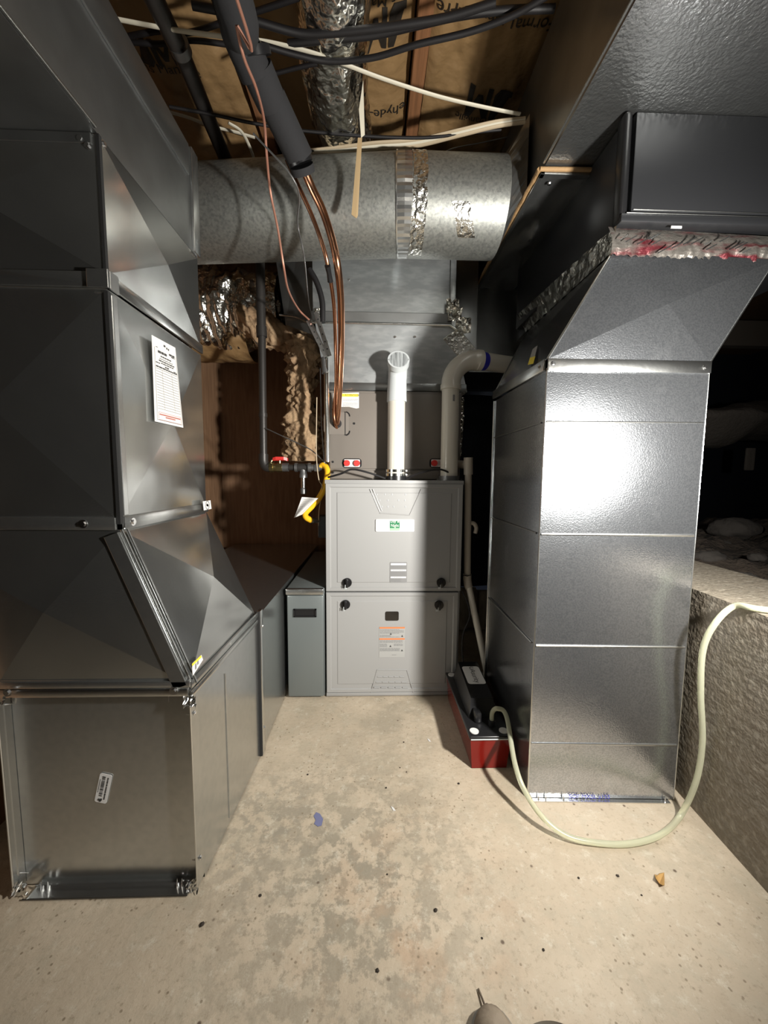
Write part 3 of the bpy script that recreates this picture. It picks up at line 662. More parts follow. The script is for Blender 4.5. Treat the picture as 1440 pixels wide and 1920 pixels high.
# ================================================================== plenum on the coil cabinet
t = thing('supply_plenum', 'galvanized plenum with taped seams above the coil cabinet', 'plenum', (.08, 1.85, 1.224))
B().hexa([(-.185, 1.592, 1.224), (.385, 1.592, 1.224), (.36, 2.2, 1.224), (-.185, 2.2, 1.224)], [(-.225, 1.560, 1.475), (.315, 1.560, 1.475), (.315, 2.2, 1.475), (-.225, 2.2, 1.475)]).go('lower_hood', M['plenum'], t)
B().box((-.235, 1.575, 1.50), (.305, 2.2, 2.10)).go('upper_box', M['plenum'], t)
B().obox((.035, 1.562, 1.497), (.275, 0, 0), (0, .004, 0), (0, -.003, .018), .002).go('tape_band', M['galv_dark'], t)
B().tube([(-.235, 1.552, 1.470), (.30, 1.552, 1.470), (.33, 1.553, 1.452)], .0045, 10).go('bright_seam', M['edge'], t, smooth=True)
cleat((-.185, 1.592, 1.224), (.380, 1.592, 1.224), (0, 0, .030), (0, -1, 0), .008, t, 'bottom_cleat', 'galv_dark')
cleat((.302, 1.573, 1.52), (.302, 1.573, 2.0), (.022, 0, 0), (0, -1, 0), .006, t, 'corner_cleat', 'plenum')
a, c = at(845, 625, Y=1.562), at(892, 682, Y=1.585); B().obox((a+c)/2, (c-a)/2, (0, .003, 0), Vector((.03, 0, .022)), .002).go('corner_tape', M['tape'], t)
for (px, py, r, s) in ((852, 590, .028, 1), (868, 612, .03, 2), (848, 575, .025, 3), (600, 590, .02, 4)):
    c = at(px, py, Y=1.562)
    def f(u, v, c=c, r=r, s=s): return c+Vector(((u-.5)*2*r, -.008+.022*noise.noise((u*3, v*3, s)), (v-.5)*2*r))
    B().grid(12, 12, f).go('tape_patch', M['tape'], t)
for p in ((741, 632), (778, 632), (654, 524)): screw(at(*p, Y=1.562 if p[1] > 600 else 1.575), (0, -1, 0), t, .003)
B().box((.31, 1.68, 1.36), (.44, 2.2, 2.08)).box((.44, 1.80, 1.36), (1.0, 2.2, 1.725)).go('side_branch', M['galv_dark'], t)
# black bracket box left of the plenum
t = thing('left_branch_box', 'dull galvanized box joining the plenum on its left', 'duct', (-.36, 1.9, 1.5))
B().hexa([(-.36, 1.66, 1.50), (-.238, 1.60, 1.44), (-.238, 2.2, 1.44), (-.36, 2.2, 1.50)], [(-.44, 1.66, 2.08), (-.238, 1.60, 2.08), (-.238, 2.2, 2.08), (-.44, 2.2, 2.08)]).go('duct_body', M['galv_dark'], t)
B().tube(smooth_path([at(524, 590, Y=1.64), at(555, 594, Y=1.62), at(583, 608, Y=1.60)]), .004, 8).go('curved_rim', M['edge'], t, smooth=True)

# ================================================================== round galvanized duct
t = thing('round_duct', 'large round spangled galvanized duct crossing below the ceiling', 'duct', (0, 1.4, 1.63))
cl = lambda x: Vector((x, 1.36 if x > .10 else 1.36-(x-.10)*.10, 1.768+(0 if x > .1 else -(x-.1)*.0)))
R = .140
B().tube([cl(-.88), cl(-.4), cl(.085)], R, 64).go('duct_length', M['spangle'], t, smooth=True)
B().tube([cl(.115), cl(.3), cl(.412)], R*1.008, 64).go('duct_length', M['spangle'], t, smooth=True)
B().tube([cl(.083), cl(.10), cl(.117)], R*1.0, 96, rf=lambda i, k, p: 1+.012*(k % 2)).go('crimped_joint', M['galv_flat'], t, smooth=False)
B().tube([cl(.079), cl(.083)], R*1.02, 64).go('joint_bead', M['edge'], t, smooth=True)
b = B(); n = 32; e0 = cl(.412)
va, vb = [], []
for k in range(n):
    a = 2*math.pi*k/n; cy, sz = math.cos(a), math.sin(a); m_ = max(abs(cy), abs(sz))
    va.append(b.bm.verts.new((.412, e0.y+cy*R*1.008, e0.z+sz*R*1.008))); vb.append(b.bm.verts.new((.462, 1.36+cy/m_*.13, 1.85+sz/m_*.105)))
for k in range(n): b.bm.faces.new((va[k], va[(k+1) % n], vb[(k+1) % n], vb[k]))
b.go('boot_collar', M['galv_dark'], t)
def tapef(u, v):
    a = math.radians(-150+u*190); x = .118+v*.043; r = R*1.012+.003*noise.noise((u*30, v*4, 2)); c_ = cl(x)
    return Vector((x+.004*noise.noise((u*12, 0, 5)), c_.y+math.cos(a)*r*-1*-1 if False else c_.y-math.cos(a+math.radians(55))*r, c_.z-math.sin(a+math.radians(55))*r*-1))
B().grid(80, 6, tapef).go('foil_tape', M['tape'], t)
def tape2(u, v):
    a = math.radians(205+u*38); x = .235+v*.055-u*.035*-1; r = R*1.014; c_ = cl(x)
    return Vector((x, c_.y+math.cos(a)*r, c_.z+math.sin(a)*r))
B().grid(12, 4, tape2).go('foil_tape', M['tape'], t)

# foil flex duct on the ceiling
t = thing('foil_flex_duct', 'crumpled silver foil flex duct running along the ceiling', 'duct', (-.1, 1.1, 1.93))
def flexr(i, k, p): return 1+.10*noise.noise((p.x*3+k*.35, p.y*9, 1))+.07*noise.noise((k*.9, p.y*28, 4))
pts = [Vector((-.100-.012*math.sin(i*.15), .35+i*.0165, 2.022+.006*math.sin(i*.3))) for i in range(70)]
B().tube(pts, .090, 44, rf=flexr).go('foil_jacket', M['foil'], t, smooth='all')
# ribbons hanging from it
d = thing('hanging_strap', 'thin tan strap hanging in front of the round duct', 'strap', tuple(at(665, 405, Y=1.18)))
B().prism([at(671, 258, Y=1.17), at(679, 258, Y=1.17), at(671, 404, Y=1.19), at(668, 409, Y=1.19), at(659, 402, Y=1.19)], (0, .0015, 0)).go('strap', M['strap'], d)
B().prism([at(681, 150, Y=1.13), at(684, 252, Y=1.17), at(677, 258, Y=1.17), at(673, 205, Y=1.15)], (0, .0015, 0)).go('pale_upper_strap', M['cable_white'], d)

# ================================================================== right side ducts
RX0, RX1 = .432, .838
t = thing('right_riser_duct', 'tall bright galvanized duct standing on the floor at the right', 'duct', (.63, 1.17, 0))
fl, fr_, br, bl = (RX0, .968), (.832, .952), (.868, 1.372), (RX0+.004, 1.388)
RZ = 1.150
def ring(z, dz=0): return [(*fl, z), (*fr_, z), (*br, z), (*bl, z)]
B().hexa(ring(.004), ring(RZ), None, 'td').go('duct_body', M['grain'], t)
# stiffening beads on front and left faces
fn = Vector((-.0255, -.40, 0)).normalized()
for z, m_ in ((1.020, .5), (.735, 1), (.4375, .8), (.162, .7)):
    a, c = Vector((*fl, z)), Vector((*fr_, z))
    B().tube([a+(c-a)*.01+fn*.0002, a+(c-a)*.985+fn*.0002], .0030*m_+.0008, 8).go('stiffening_bead', M['edge'], t, smooth=True)
for z in (1.02, .735, .4375):
    B().tube([(RX0-.0005, .985, z), (RX0-.0005, 1.37, z)], .0025, 8).go('stiffening_bead', M['galv_flat'], t, smooth=True)
B().tube([(*fl, .0), (*fl, RZ)], .0018, 8).tube([(*fr_, .0), (*fr_, RZ)], .0012, 8).go('corner_seam', M['edge'], t, smooth=True)
B().tube([(RX0+.002, 1.388, .0), (RX0+.002, 1.388, RZ)], .0025, 8).go('corner_seam', M['edge'], t, smooth=True)
# bottom flange with writing
a, c = Vector((*fl, .001)), Vector((*fr_, .001)); dx = (c-a)
B().prism([a+dx*.03, a+dx*.96, a+dx*.96+fn*.012, a+dx*.03+fn*.012], (0, 0, .0015)).go('foot_flange', M['edge'], t)
text('marker_writing', 'SOF MXSL a155', .017, a+dx*.42+fn*.0035+Vector((0, 0, .009)), dx, (0, 0, 1), M['primer'], t)
for k in (.07, .12, .24, .93): tek(a+dx*k+fn*.006+Vector((0, 0, .001)), (0, 0, 1), t, .014)

# slanting elbow fitting on top
t = thing('right_offset_fitting', 'creased galvanized fitting flaring up and right from the right riser', 'duct fitting', (.7, 1.2, 1.15))
bz = 1.172
bot = [(*fl, bz), (*fr_, bz-.006), (*br, bz), (*bl, bz+.01)]
top = [(.585, .972, 1.432), (.985, .962, 1.415), (1.02, 1.62, 1.455), (.640, 1.62, 1.49)]
B().hexa(bot, top, {'f': .022, 'l': .008}, 'td').go('slanting_shell', M['grain'], t)
cleat(Vector((*fl, 1.143)), Vector((*fr_, 1.138)), (0, 0, .030), tuple(fn), .007, t, m='edge', bev=.002)
cleat((RX0, .975, 1.146), (RX0, 1.385, 1.156), (0, 0, .028), (-1, 0, 0), .006, t, m='galv_flat')
screw(Vector((*fl, 1.160))+dx*.03+fn*.007, fn, t, .004); screw(Vector((*fr_, 1.152))-dx*.04+fn*.007, fn, t, .004)
screw((RX0-.006, 1.00, 1.162), (-1, 0, 0), t, .004)
A, Bq = Vector(bot[0]), Vector(top[0])
B().tube([A, Bq], .003, 8).tube([Vector(bot[1]), Vector(top[1])], .0022, 8).go('folded_seam', M['edge'], t, smooth=True)
A, Bq = Vector(bot[3]), Vector(top[3])
B().tube([A, Bq], .003, 8).go('folded_seam', M['edge'], t, smooth=True)
# raised rail along the upper left side face
a, c = Vector((.435, 1.30, 1.20)), Vector((.583, .99, 1.425))
d = thing('elbow_sticker', 'small grey and yellow sticker on the side of the right fitting', 'sticker', tuple(at(1000, 672, x=.455)))
l1 = [at(993, 682, Y=1.03), at(1003, 652, Y=1.03), at(1009, 648, Y=1.03), at(1000, 682, Y=1.03)]
def on_left(px, py, e=.006):
    # point of the slanting left face seen at that spot
    p0, p1, p2 = Vector(bot[0]), Vector(bot[3]), Vector(top[0]); n = (p1-p0).cross(p2-p0).normalized()
    if n.x > 0: n = -n
    dd = RM @ Vector(((px-720)/720, -(py-960)/720, -1)); s = (p0+n*e-Vector((0, 0, H))).dot(n)/dd.dot(n); return Vector((0, 0, H))+dd*s, n
ps = [on_left(*p)[0] for p in ((990, 684), (999, 655), (1008, 648), (1000, 682))]; nn = on_left(995, 670)[1]
B().prism(ps, nn*.0008).go('grey_part', M['label_grey'], d)
ps = [on_left(*p, .0075)[0] for p in ((990, 684), (994, 671), (1004, 668), (1000, 682))]
B().prism(ps, nn*.0008).go('yellow_part', M['labelyellow'], d)
# foil tape collar with red print above the fitting
def col(u, v):
    x = .575+u*.43; z = 1.418+v*.075-(.012*u); y = .966+v*.018-.010*math.sin(v*math.pi)+.010*noise.noise((u*26, v*3, 1))*(1-v)
    return Vector((x, y, z+(.006*noise.noise((u*40, 0, 3)) if v < .05 else 0)))
B().grid(120, 10, col).go('front_tape', M['tape_red'], t)
def col2(u, v):
    y = .972+u*.65; z = 1.425+v*.068+.05*u; return Vector((.578+.05*u*(1-v)+.012*v+.006*noise.noise((u*20, v*3, 8)), y, z))
B().grid(60, 8, col2).go('side_tape', M['tape'], t)
def collarB(u, v): return Vector((.58+u*.45, 1.64, 1.47+v*.03))
for k in range(16):
    u = random.random(); x = .59+u*.35; z = 1.424+random.random()*.03; l = random.uniform(.008, .022)
    B().obox((x, .950, z), (l*.7, -.003, l*.35), (0, .0003, 0), (-.0006, 0, .0012)).go('tape_wrinkle', M['edge'], t)
# charcoal box
cb = t = thing('charcoal_filter_box', 'charcoal steel box hanging under the right trunk duct', 'box', (.85, 1.3, 1.49))
B().box((.600, .985, 1.497), (1.30, 1.66, 1.735), .003).go('box_body', M['greybox'], t, smooth=True)
B().box((.615, .962, 1.512), (1.30, .986, 1.735), .004).go('front_cover', M['greybox'], t, smooth=True)
B().box((.588, .955, 1.488), (1.30, .990, 1.508), .004).go('bottom_rail', M['greybox'], t, smooth=True)
B().box((.586, .958, 1.492), (.606, .992, 1.735), .008, 3).go('side_rail', M['black'], t, smooth=True)
B().tube([(.60, .954, 1.507), (1.30, .954, 1.507)], .0012, 6).tube([(.62, .9605, 1.519), (1.30, .9605, 1.519)], .0012, 6).go('painted_edge_highlight', M['edge'], t)  # thin bright tubes put in as the highlights along the box edges
p = at(1268, 426, Y=.953); B().obox(p, (.013, 0, 0), (0, .001, 0), (0, 0, .0025)).go('white_tag', M['paper'], t)

# right trunk
TX0, TZ0 = .462, 1.737
t = thing('right_trunk_duct', 'wide stippled galvanized trunk duct overhead on the right', 'duct', (.95, .4, 1.737))
B().hexa([(TX0-.01, -1.4, TZ0), (1.45, -1.4, TZ0), (1.45, 2.2, TZ0), (TX0+.02, 2.2, TZ0)], [(TX0-.01, -1.4, 2.09), (1.45, -1.4, 2.09), (1.45, 2.2, 2.05), (TX0+.02, 2.2, 2.05)], None, 'dl').go('upper_shell', M['galv_dark'], t)
B().quad((TX0-.01, -1.4, TZ0), (TX0+.02, 2.2, TZ0), (1.45, 2.2, TZ0), (1.45, -1.4, TZ0)).go('bottom_panel', M['hammer'], t)
B().quad((TX0-.01, -1.4, TZ0), (TX0-.01, -1.4, 2.09), (TX0+.02, 2.2, 2.09), (TX0+.02, 2.2, TZ0)).go('side_panel', M['galv_dark'], t)
B().tube([(TX0-.01, -1.4, TZ0), (TX0+.003, 1.12, TZ0)], .003, 8).go('corner_seam', M['galv_flat'], t, smooth=True)
# tap-in boot in the bottom with tan sealant around it
t = thing('patched_boot_plate', 'dented metal boot plate edged with tan sealant under the right trunk', 'duct fitting', (.55, 1.5, 1.70))
PY0, PY1 = 1.14, 1.89
def boot(u, v):
    x = TX0+.008+u*.165; y = PY0+v*(PY1-PY0)
    dent = -.018*math.exp(-((u-.45)**2/.03+(v-.35)**2/.006))+.012*math.sin(v*9+u*3)*(u*(1-u)*4)*.5
    return Vector((x, y, 1.722+dent+.006*noise.noise((u*3, v*8, 2))))
B().grid(30, 70, boot).go('dented_plate', M['galv_flat'], t, smooth='all')
B().box((TX0, PY0-.01, 1.716), (TX0+.012, PY1, 1.735), .001).box((TX0, PY0-.01, 1.716), (.655, PY0+.006, 1.735), .001).box((TX0, PY1-.01, 1.716), (.69, PY1+.006, 1.735), .001).go('plate_frame', M['galv_dark'], t)
B().obox((.659, (PY0+PY1)/2, 1.712), (.020, (PY1-PY0)/2, 0), (.012, 0, .002), (0, 0, .004), .002).go('folded_flange', M['edge'], t, smooth=True)
def bead(pts, r):
    P = smooth_path(pts, 14); return B().tube(P, r, 10, rf=lambda i, k, p: 1+.35*noise.noise((p.x*60, p.y*60, k*.5)))
bead([(TX0-.004, PY1, 1.724), (TX0-.004, 1.6, 1.726), (TX0-.004, 1.3, 1.728), (TX0-.004, PY0-.012, 1.727)], .0062).tube([(TX0-.004, PY0-.012, 1.727), (.645, PY0-.014, 1.729)], .0058, 10).tube([(TX0, PY1+.004, 1.722), (.66, PY1+.004, 1.722)], .006, 10).go('sealant_bead', M['sealant'], t, smooth=True)
for p in ((.50, PY0+.02), (.63, PY0+.02), (.49, PY1-.03), (.65, PY1-.02), (.655, 1.45), (.648, 1.30), (.495, 1.7)): screw((p[0], p[1], 1.714), (0, 0, -1), t, .004)
# dark panel between boot and charcoal box
B().hexa([(.625, 1.00, 1.50), (.63, 1.00, 1.50), (.70, 1.90, 1.50), (.66, 1.90, 1.50)], [(.645, 1.00, 1.712), (.65, 1.00, 1.712), (.72, 1.90, 1.712), (.69, 1.90, 1.712)]).go('side_panel', M['galv_dark'], cb)

# ================================================================== white pvc vents
VY = 1.515
t = thing('exhaust_vent_pipe', 'short white pipe with open elbow rising from the furnace top', 'pipe', (.098, VY, FT))
p0 = at(742, 890, Y=VY); vx = p0.x
B().cyl((vx, VY, .870), (vx, VY, 1.20), .0335, 40).go('pipe', M['pvc'], t, smooth=True)
zt = at(745, 740, Y=VY).z
el = [Vector((vx+.001, VY, zt-.028)), Vector((vx+.001, VY, zt)), Vector((vx+.002, VY, zt+.055))]
for k in range(1, 9):
    a = math.radians(k*68/8); el.append(Vector((vx+.003, VY-.055*(1-math.cos(a)), zt+.055+.055*math.sin(a))))
b = B().tube(el, [.0385, .0375]+[.036]*(len(el)-2), 40, cap=False)
e, dirn = el[-1], (el[-1]-el[-2]).normalized()
b.tube([e-dirn*.004, e-dirn*.002, e+dirn*.022, e+dirn*.022, e-dirn*.03], [.036, .0405, .0405, .0345, .0325], 40, cap=False)
b.tube([el[0], el[0]+Vector((0, 0, .001))], [.034, .0385], 40, cap=False)
b.go('elbow', M['pvc_grey'], t, smooth=True)
inn = [x for x in el[2:]]; B().tube(inn+[e+dirn*.015], .0325, 32, cap=False).go('elbow_bore', M['pvc_grey'], t, smooth=True)
B().cyl((vx, VY, FT), (vx, VY, .882), .041, 32).go('rubber_coupling', M['black'], t, smooth=True)
for z in (.887, .902): B().tube([(vx, VY, z-.005), (vx, VY, z+.005)], .0395, 40).obox((vx+.036, VY-.022, z), (.006, 0, 0), (0, .005, 0), (0, 0, .005), .001).go('hose_clamp', M['zinc'], t, smooth=True)
t = thing('intake_vent_pipe', 'white pipe with blue primer ring bending right behind the right duct', 'pipe', (.306, VY, FT))
vx = at(842, 880, Y=VY).x; vx2 = at(845, 735, Y=VY).x; zj = at(845, 727, Y=VY).z; zc = at(920, 673, Y=VY).z
B().tube([(vx, VY, .872), (vx2, VY, zj)], .0335, 40).go('pipe', M['pvc'], t, smooth=True)
pts = [Vector((vx2, VY, zj))]; rb = zc-zj-.002
pts.append(Vector((vx2, VY, zj+.01)))
rb = zc-zj-.01
for k in range(1, 11):
    a = math.radians(k*9); pts.append(Vector((vx2+rb*(1-math.cos(a)), VY+.02*k/10, zj+.01+rb*math.sin(a))))
pts.append(pts[-1]+Vector((.012, .004, 0)))
B().tube([pts[0]-Vector((0, 0, .008)), pts[0]+Vector((0, 0, .010)), pts[0]+Vector((0, 0, .011))]+pts[2:-1]+[pts[-2]+Vector((.001, 0, 0)), pts[-1]+Vector((.006, .001, 0))], [.0395, .0395, .0365]+[.0365]*(len(pts)-3)+[.040, .040], 40).go('elbow', M['pvc'], t, smooth=True)
e = pts[-1]
B().tube([e, e+Vector((.14, .07, .006)), e+Vector((.9, .30, .03))], .0335, 32).go('horizontal_pipe', M['pvc'], t, smooth=True)
B().tube([e+Vector((.005, .0025, 0)), e+Vector((.026, .013, .001))], .0342, 32).go('primer_ring', M['primer'], t, smooth=True, label='blue primer ring')
B().tube([e+Vector((.006, .003, 0)), e+Vector((.010, .005, .001))], .0338, 32).go('primer_smear', M['primer'], t, smooth=True)
B().cyl((vx, VY, FT), (vx, VY, .884), .041, 32).go('flange', M['iron_fit'], t, smooth=True)
for dx_ in (-.046, .046): screw((vx+dx_, VY-.015, FT+.002), (0, 0, 1), t, .0035)
p = at(851, 746, Y=VY-.034); B().obox(p, (.004, .001, 0), (0, .0006, 0), (0, 0, .012)).go('printed_marks', M['ink_grey'], t)

# foil strip hanging behind the coil cabinet
def fs(u, v):
    c = at(866-4*u*u, 745+115*u, Y=1.70); return c+Vector(((v-.5)*.022*(1-.5*u), .012*noise.noise((u*14, v*2, 1)), 0))
o = B().grid(50, 4, fs).go('foil_strip', M['foil']); setp(o, 'narrow crumpled foil strip hanging right of the coil cabinet', 'foil strip')

# ================================================================== condensate drain and pump
DY = 1.50
t = thing('condensate_drain_pipe', 'thin off white drain pipe dropping from the coil to the pump', 'pipe', tuple(at(877, 1080, Y=DY)))
A = at(878, 858, Y=DY); C1 = at(876, 1085, Y=DY); 
B().cyl(A, at(878, 890, Y=DY), .0175, 24).cyl(at(880, 872, Y=DY), at(852, 870, Y=CY), .016, 24).go('tee_fitting', M['pvc_dull'], t, smooth=True)
B().cyl(at(878, 888, Y=DY), C1, .0135, 24).go('vertical_pipe', M['pvc_dull'], t, smooth=True)
E0 = at(915, 1270, Y=1.405)
B().tube([C1+Vector((0, 0, .02)), C1, C1+(E0-C1)*.05+Vector((0, 0, -.01)), C1+(E0-C1)*.1], .0165, 24).go('elbow', M['pvc_dull'], t, smooth=True)
B().tube([C1+(E0-C1)*.06, E0], .0125, 24).go('slanting_pipe', M['pvc'], t, smooth=True)
B().tube([E0-(E0-C1)*.05, E0, at(918, 1292, Y=1.395)], .0165, 24).go('end_elbow', M['pvc'], t, smooth=True)
B().tube([at(868, 1078, Y=DY-.015), at(876, 1080, Y=DY-.018), at(883, 1078, Y=DY-.012)], .002, 6).go('cable_tie', M['black'], t)
o = B().tube(smooth_path([at(882, 980, Y=DY), at(889, 982, Y=DY), at(893, 990, Y=DY), at(891, 1000, Y=DY)], 5), .008, 14).go('pipe_stub', M['pvc_dull'], t, smooth=True)
# pump
px0, px1, py0, py1 = .298, .420, 1.072, 1.445
t = thing('condensate_pump', 'black condensate pump with red tank beside the right duct', 'pump', ((px0+px1)/2, 1.25, 0))
TH = .098
B().hexa([(px0+.008, py0+.006, .002), (px1-.008, py0+.006, .002), (px1-.008, py1-.006, .002), (px0+.008, py1-.006, .002)], [(px0, py0, TH), (px1, py0, TH), (px1, py1, TH), (px0, py1, TH)]).go('tank', M['redtank'], t)
lidt = B().box((px0-.004, py0-.004, TH), (px1+.004, py1+.004, TH+.012), .004, 3).go('lid', M['black'], t, smooth=True)
B().tube([(px0, py0-.005, TH+.003), (px1, py0-.005, TH+.003)], .0016, 6).go('lid_edge', M['pvc_grey'], lidt)
hs = [(px0+.016, 1.155), (px1-.012, 1.155), (px1-.004, 1.40), (px0+.016, 1.40)]
B().hexa([(x, y, TH+.012) for x, y in hs], [(px0+.026, 1.175, TH+.068), (px1-.024, 1.175, TH+.068), (px1-.018, 1.385, TH+.085), (px0+.030, 1.385, TH+.085)]).go('motor_cover', M['black'], t)
mc = t.children[-1]
m_ = mc.modifiers.new('bevel', 'BEVEL'); m_.width = .012; m_.segments = 4
B().box((px0+.028, 1.128, TH+.012), (px0+.050, 1.165, TH+.045), .006).go('float_housing', M['black'], t, smooth=True)
B().cyl((px0+.078, 1.120, TH+.010), (px0+.078, 1.120, TH+.030), .011, 20).go('outlet_barb', M['black'], t, smooth=True)
for x, y in ((px0+.016, 1.092), (px1-.016, 1.092), (px0+.016, 1.425), (px1-.016, 1.425)):
    B().cyl((x, y, TH+.012), (x, y, TH+.0145), .0135, 28).go('white_cap', M['paper'], t, smooth=True)
lc = Vector(((px0+px1)/2+.006, 1.300, TH+.0815)); s_ = Vector((0, .21, .017)).normalized()
def lz(y): return TH+.068+(y-1.175)/.21*.017
lab = B().prism(rrect((lc.x, lc.y, lz(lc.y)+.0008), (1, 0, 0), s_, .062, .105, .010), (0, 0, .0008)).go('name_label', M['paper'], t, label='white label with lettering')
text('brand_lettering', 'Asurity', .027, (lc.x+.002, lc.y-.008, lz(lc.y-.008)+.0022), -s_, (1, 0, 0), M['ink'], lab)
b = B(); cc = Vector((lc.x+.004, lc.y+.040, lz(lc.y+.04)+.0024)); n = 14
b.faces([cc+Vector((math.cos(.5+k/n*5.2)*r, math.sin(.5+k/n*5.2)*r, math.sin(.5+k/n*5.2)*r*.08)) for r in (.009, .006) for k in range(n)], [(k, k+1, n+k+1, n+k) for k in range(n-1)])
b.go('logo_mark', M['ink'], lab)
# clear hose
h0 = Vector((px0+.078, 1.120, TH+.022))
hp = [h0, h0+Vector((.001, 0, .032)), h0+Vector((.012, -.012, .052)), h0+Vector((.034, -.030, .040)), at(965, 1430, z=.105), at(985, 1485, z=.065), at(1020, 1535, z=.036), at(1062, 1567, z=.016), at(1115, 1580, z=.009), at(1180, 1582, z=.008), at(1238, 1565, z=.012),
      at(1275, 1530, Y=.895), at(1305, 1465, Y=.89), at(1317, 1390, Y=.885), at(1314, 1300, Y=.88), at(1318, 1220, Y=.875), at(1340, 1170, Y=.86), at(1378, 1136, Y=.845), Vector((.86, .80, .594)), Vector((.97, .76, .594)), Vector((1.12, .72, .594)), Vector((1.3, .70, .57))]
o = B().tube(smooth_path(hp, 10), .0068, 16).go('clear_hose', M['vinyl'], smooth=True); setp(o, 'clear vinyl hose looping from the pump across the floor to the ledge', 'hose')
# power cord
o = B().tube(smooth_path([at(866, 1108, Y=1.48), at(878, 1135, Y=1.46), at(880, 1158, Y=1.45), at(868, 1190, Y=1.45), at(867, 1230, Y=1.45), at(876, 1262, Y=1.44), at(893, 1290, Y=1.39)]), .0032, 8).go('power_cord', M['cable_black'], smooth=True); setp(o, 'black power cord hanging beside the furnace down to the pump', 'cord')
# pale boards and navy sheet for the shade behind
o = B().grid(16, 10, lambda u, v: Vector((.40+u*.20, 2.10+.02*math.sin(u*9), .02+v*.225))).box((.40, 2.14, .02), (.60, 2.16, .245)).go('pale_sheet', M['paleboard']); setp(o, 'pale bent sheet standing low behind the drain pipe', 'sheet')
o = B().grid(16, 10, lambda u, v: Vector((.605+u*.30, 2.06+.03*math.sin(u*5+1), .02+v*.22))).box((.605, 2.12, .02), (.90, 2.14, .235)).go('pale_sheet', M['paleboard']); setp(o, 'second pale sheet standing low, nearest the right riser duct', 'sheet')
o = B().grid(20, 20, lambda u, v: Vector((.37+u*.58, 2.20+.012*math.sin(u*14), .24+v*1.1))).box((.37, 2.24, .24), (.94, 2.245, 1.34)).go('painted_shade_sheet', M['navy']); setp(o, 'navy sheet standing in for the shade behind the furnace and right duct', 'painted shade')  # added sheet, its navy colour paints the shade in this gap

# ================================================================== gas piping, left of the furnace
GY = 1.60
t = thing('black_gas_pipe', 'black iron gas pipe along the ceiling dropping to the valve', 'pipe', tuple(at(495, 870, Y=GY)))
gx = at(494, 860, Y=GY).x; gx1 = at(489, 540, Y=GY).x; zb = at(494, 865, Y=GY).z
cz = 1.95
B().tube([(-.50, -.8, cz), at(285, -10, z=cz), at(333, 88, z=cz)], .0225, 24).go('ceiling_pipe', M['iron'], t, smooth=True)
B().tube([at(333, 80, z=cz), at(341, 98, z=cz)], .026, 24).go('coupling', M['iron_fit'], t, smooth=True)
B().tube([at(339, 96, z=cz), at(442, 345, z=cz), (gx1, GY, cz-.01)], .0215, 24).go('ceiling_pipe', M['iron'], t, smooth=True)
B().tube([(gx1, GY, cz), at(490, 615, Y=GY)], .0175, 24).go('drop_pipe', M['iron'], t, smooth=True)
B().tube([at(490, 612, Y=GY), at(491, 632, Y=GY)], .0205, 24).go('coupling', M['iron'], t, smooth=True)
B().tube([at(491, 630, Y=GY), (gx, GY, zb)], .0150, 24).go('drop_pipe', M['iron'], t, smooth=True)
B().tube([at(493, 775, Y=GY), at(493, 782, Y=GY)], .0175, 24).go('coupling', M['iron'], t, smooth=True)
ez = at(505, 876, Y=GY).z
B().tube(smooth_path([(gx, GY, zb+.03), (gx, GY, zb), (gx+.008, GY, ez+.004), (gx+.022, GY, ez), (gx+.035, GY, ez)], 4), .0195, 20).go('elbow', M['iron'], t, smooth=True)
# valve
X = lambda px: at(px, 875, Y=GY).x
t = thing('gas_valve_assembly', 'brass gas valve with red handle and iron tee with drip leg', 'valve', (X(560), GY, ez-.05))
hx = lambda x0, x1, r, m, nm, seg=20: B().tube([(x0, GY, ez), (x1, GY, ez)], r, seg).go(nm, M[m], t, smooth=True)
hx(X(506), X(513), .0215, 'brass', 'valve_body', 8); hx(X(512), X(520), .0175, 'brass', 'valve_body'); hx(X(519), X(530), .0205, 'brass', 'valve_body', 8); hx(X(529), X(541), .0175, 'iron_fit', 'union', 20); hx(X(541), X(556), .0120, 'iron', 'nipple')
hx(X(553), X(558), .0185, 'iron_fit', 'tee_fitting'); hx(X(556), X(580), .0165, 'iron', 'tee_fitting'); hx(X(578), X(583), .0190, 'iron_fit', 'tee_fitting'); hx(X(583), X(591), .0130, 'iron_fit', 'nipple'); hx(X(590), X(599), .0175, 'iron_fit', 'flare_nut', 6); hx(X(598), X(604), .0120, 'iron_fit', 'flare_nut', 12)
B().cyl((X(525), GY-.004, ez+.016), (X(525), GY-.004, ez+.028), .006, 12).go('valve_stem', M['brass'], t, smooth=True)
B().prism([(X(513), GY-.014, ez+.026), (X(519), GY-.018, ez+.030), (X(534), GY-.018, ez+.030), (X(540), GY-.012, ez+.026), (X(540), GY+.006, ez+.026), (X(519), GY+.008, ez+.030)], (0, 0, .012)).go('valve_handle', M['red'], t, label='red handle')
B().tube(smooth_path([(X(507), GY-.006, ez+.012), (X(512), GY-.01, ez+.030), (X(519), GY-.006, ez+.030)], 5), .003, 8).go('handle_bracket', M['zinc'], t, smooth=True)
xl = at(568.5, 890, Y=GY).x
B().tube([(xl, GY, ez), (xl, GY, ez-.025), (xl, GY, ez-.028), (xl, GY, ez-.042)], [.0145, .0145, .0165, .0165], 20).go('tee_branch', M['iron_fit'], t, smooth=True)
B().cyl((xl, GY, ez-.040), (xl, GY, ez-.090), .0095, 20).go('drip_leg', M['zinc'], t, smooth=True)
B().tube([(xl, GY, ez-.083), (xl, GY, ez-.090), (xl, GY, ez-.108)], [.0105, .0135, .0125], 12).go('drip_cap', M['iron_fit'], t, smooth=True)
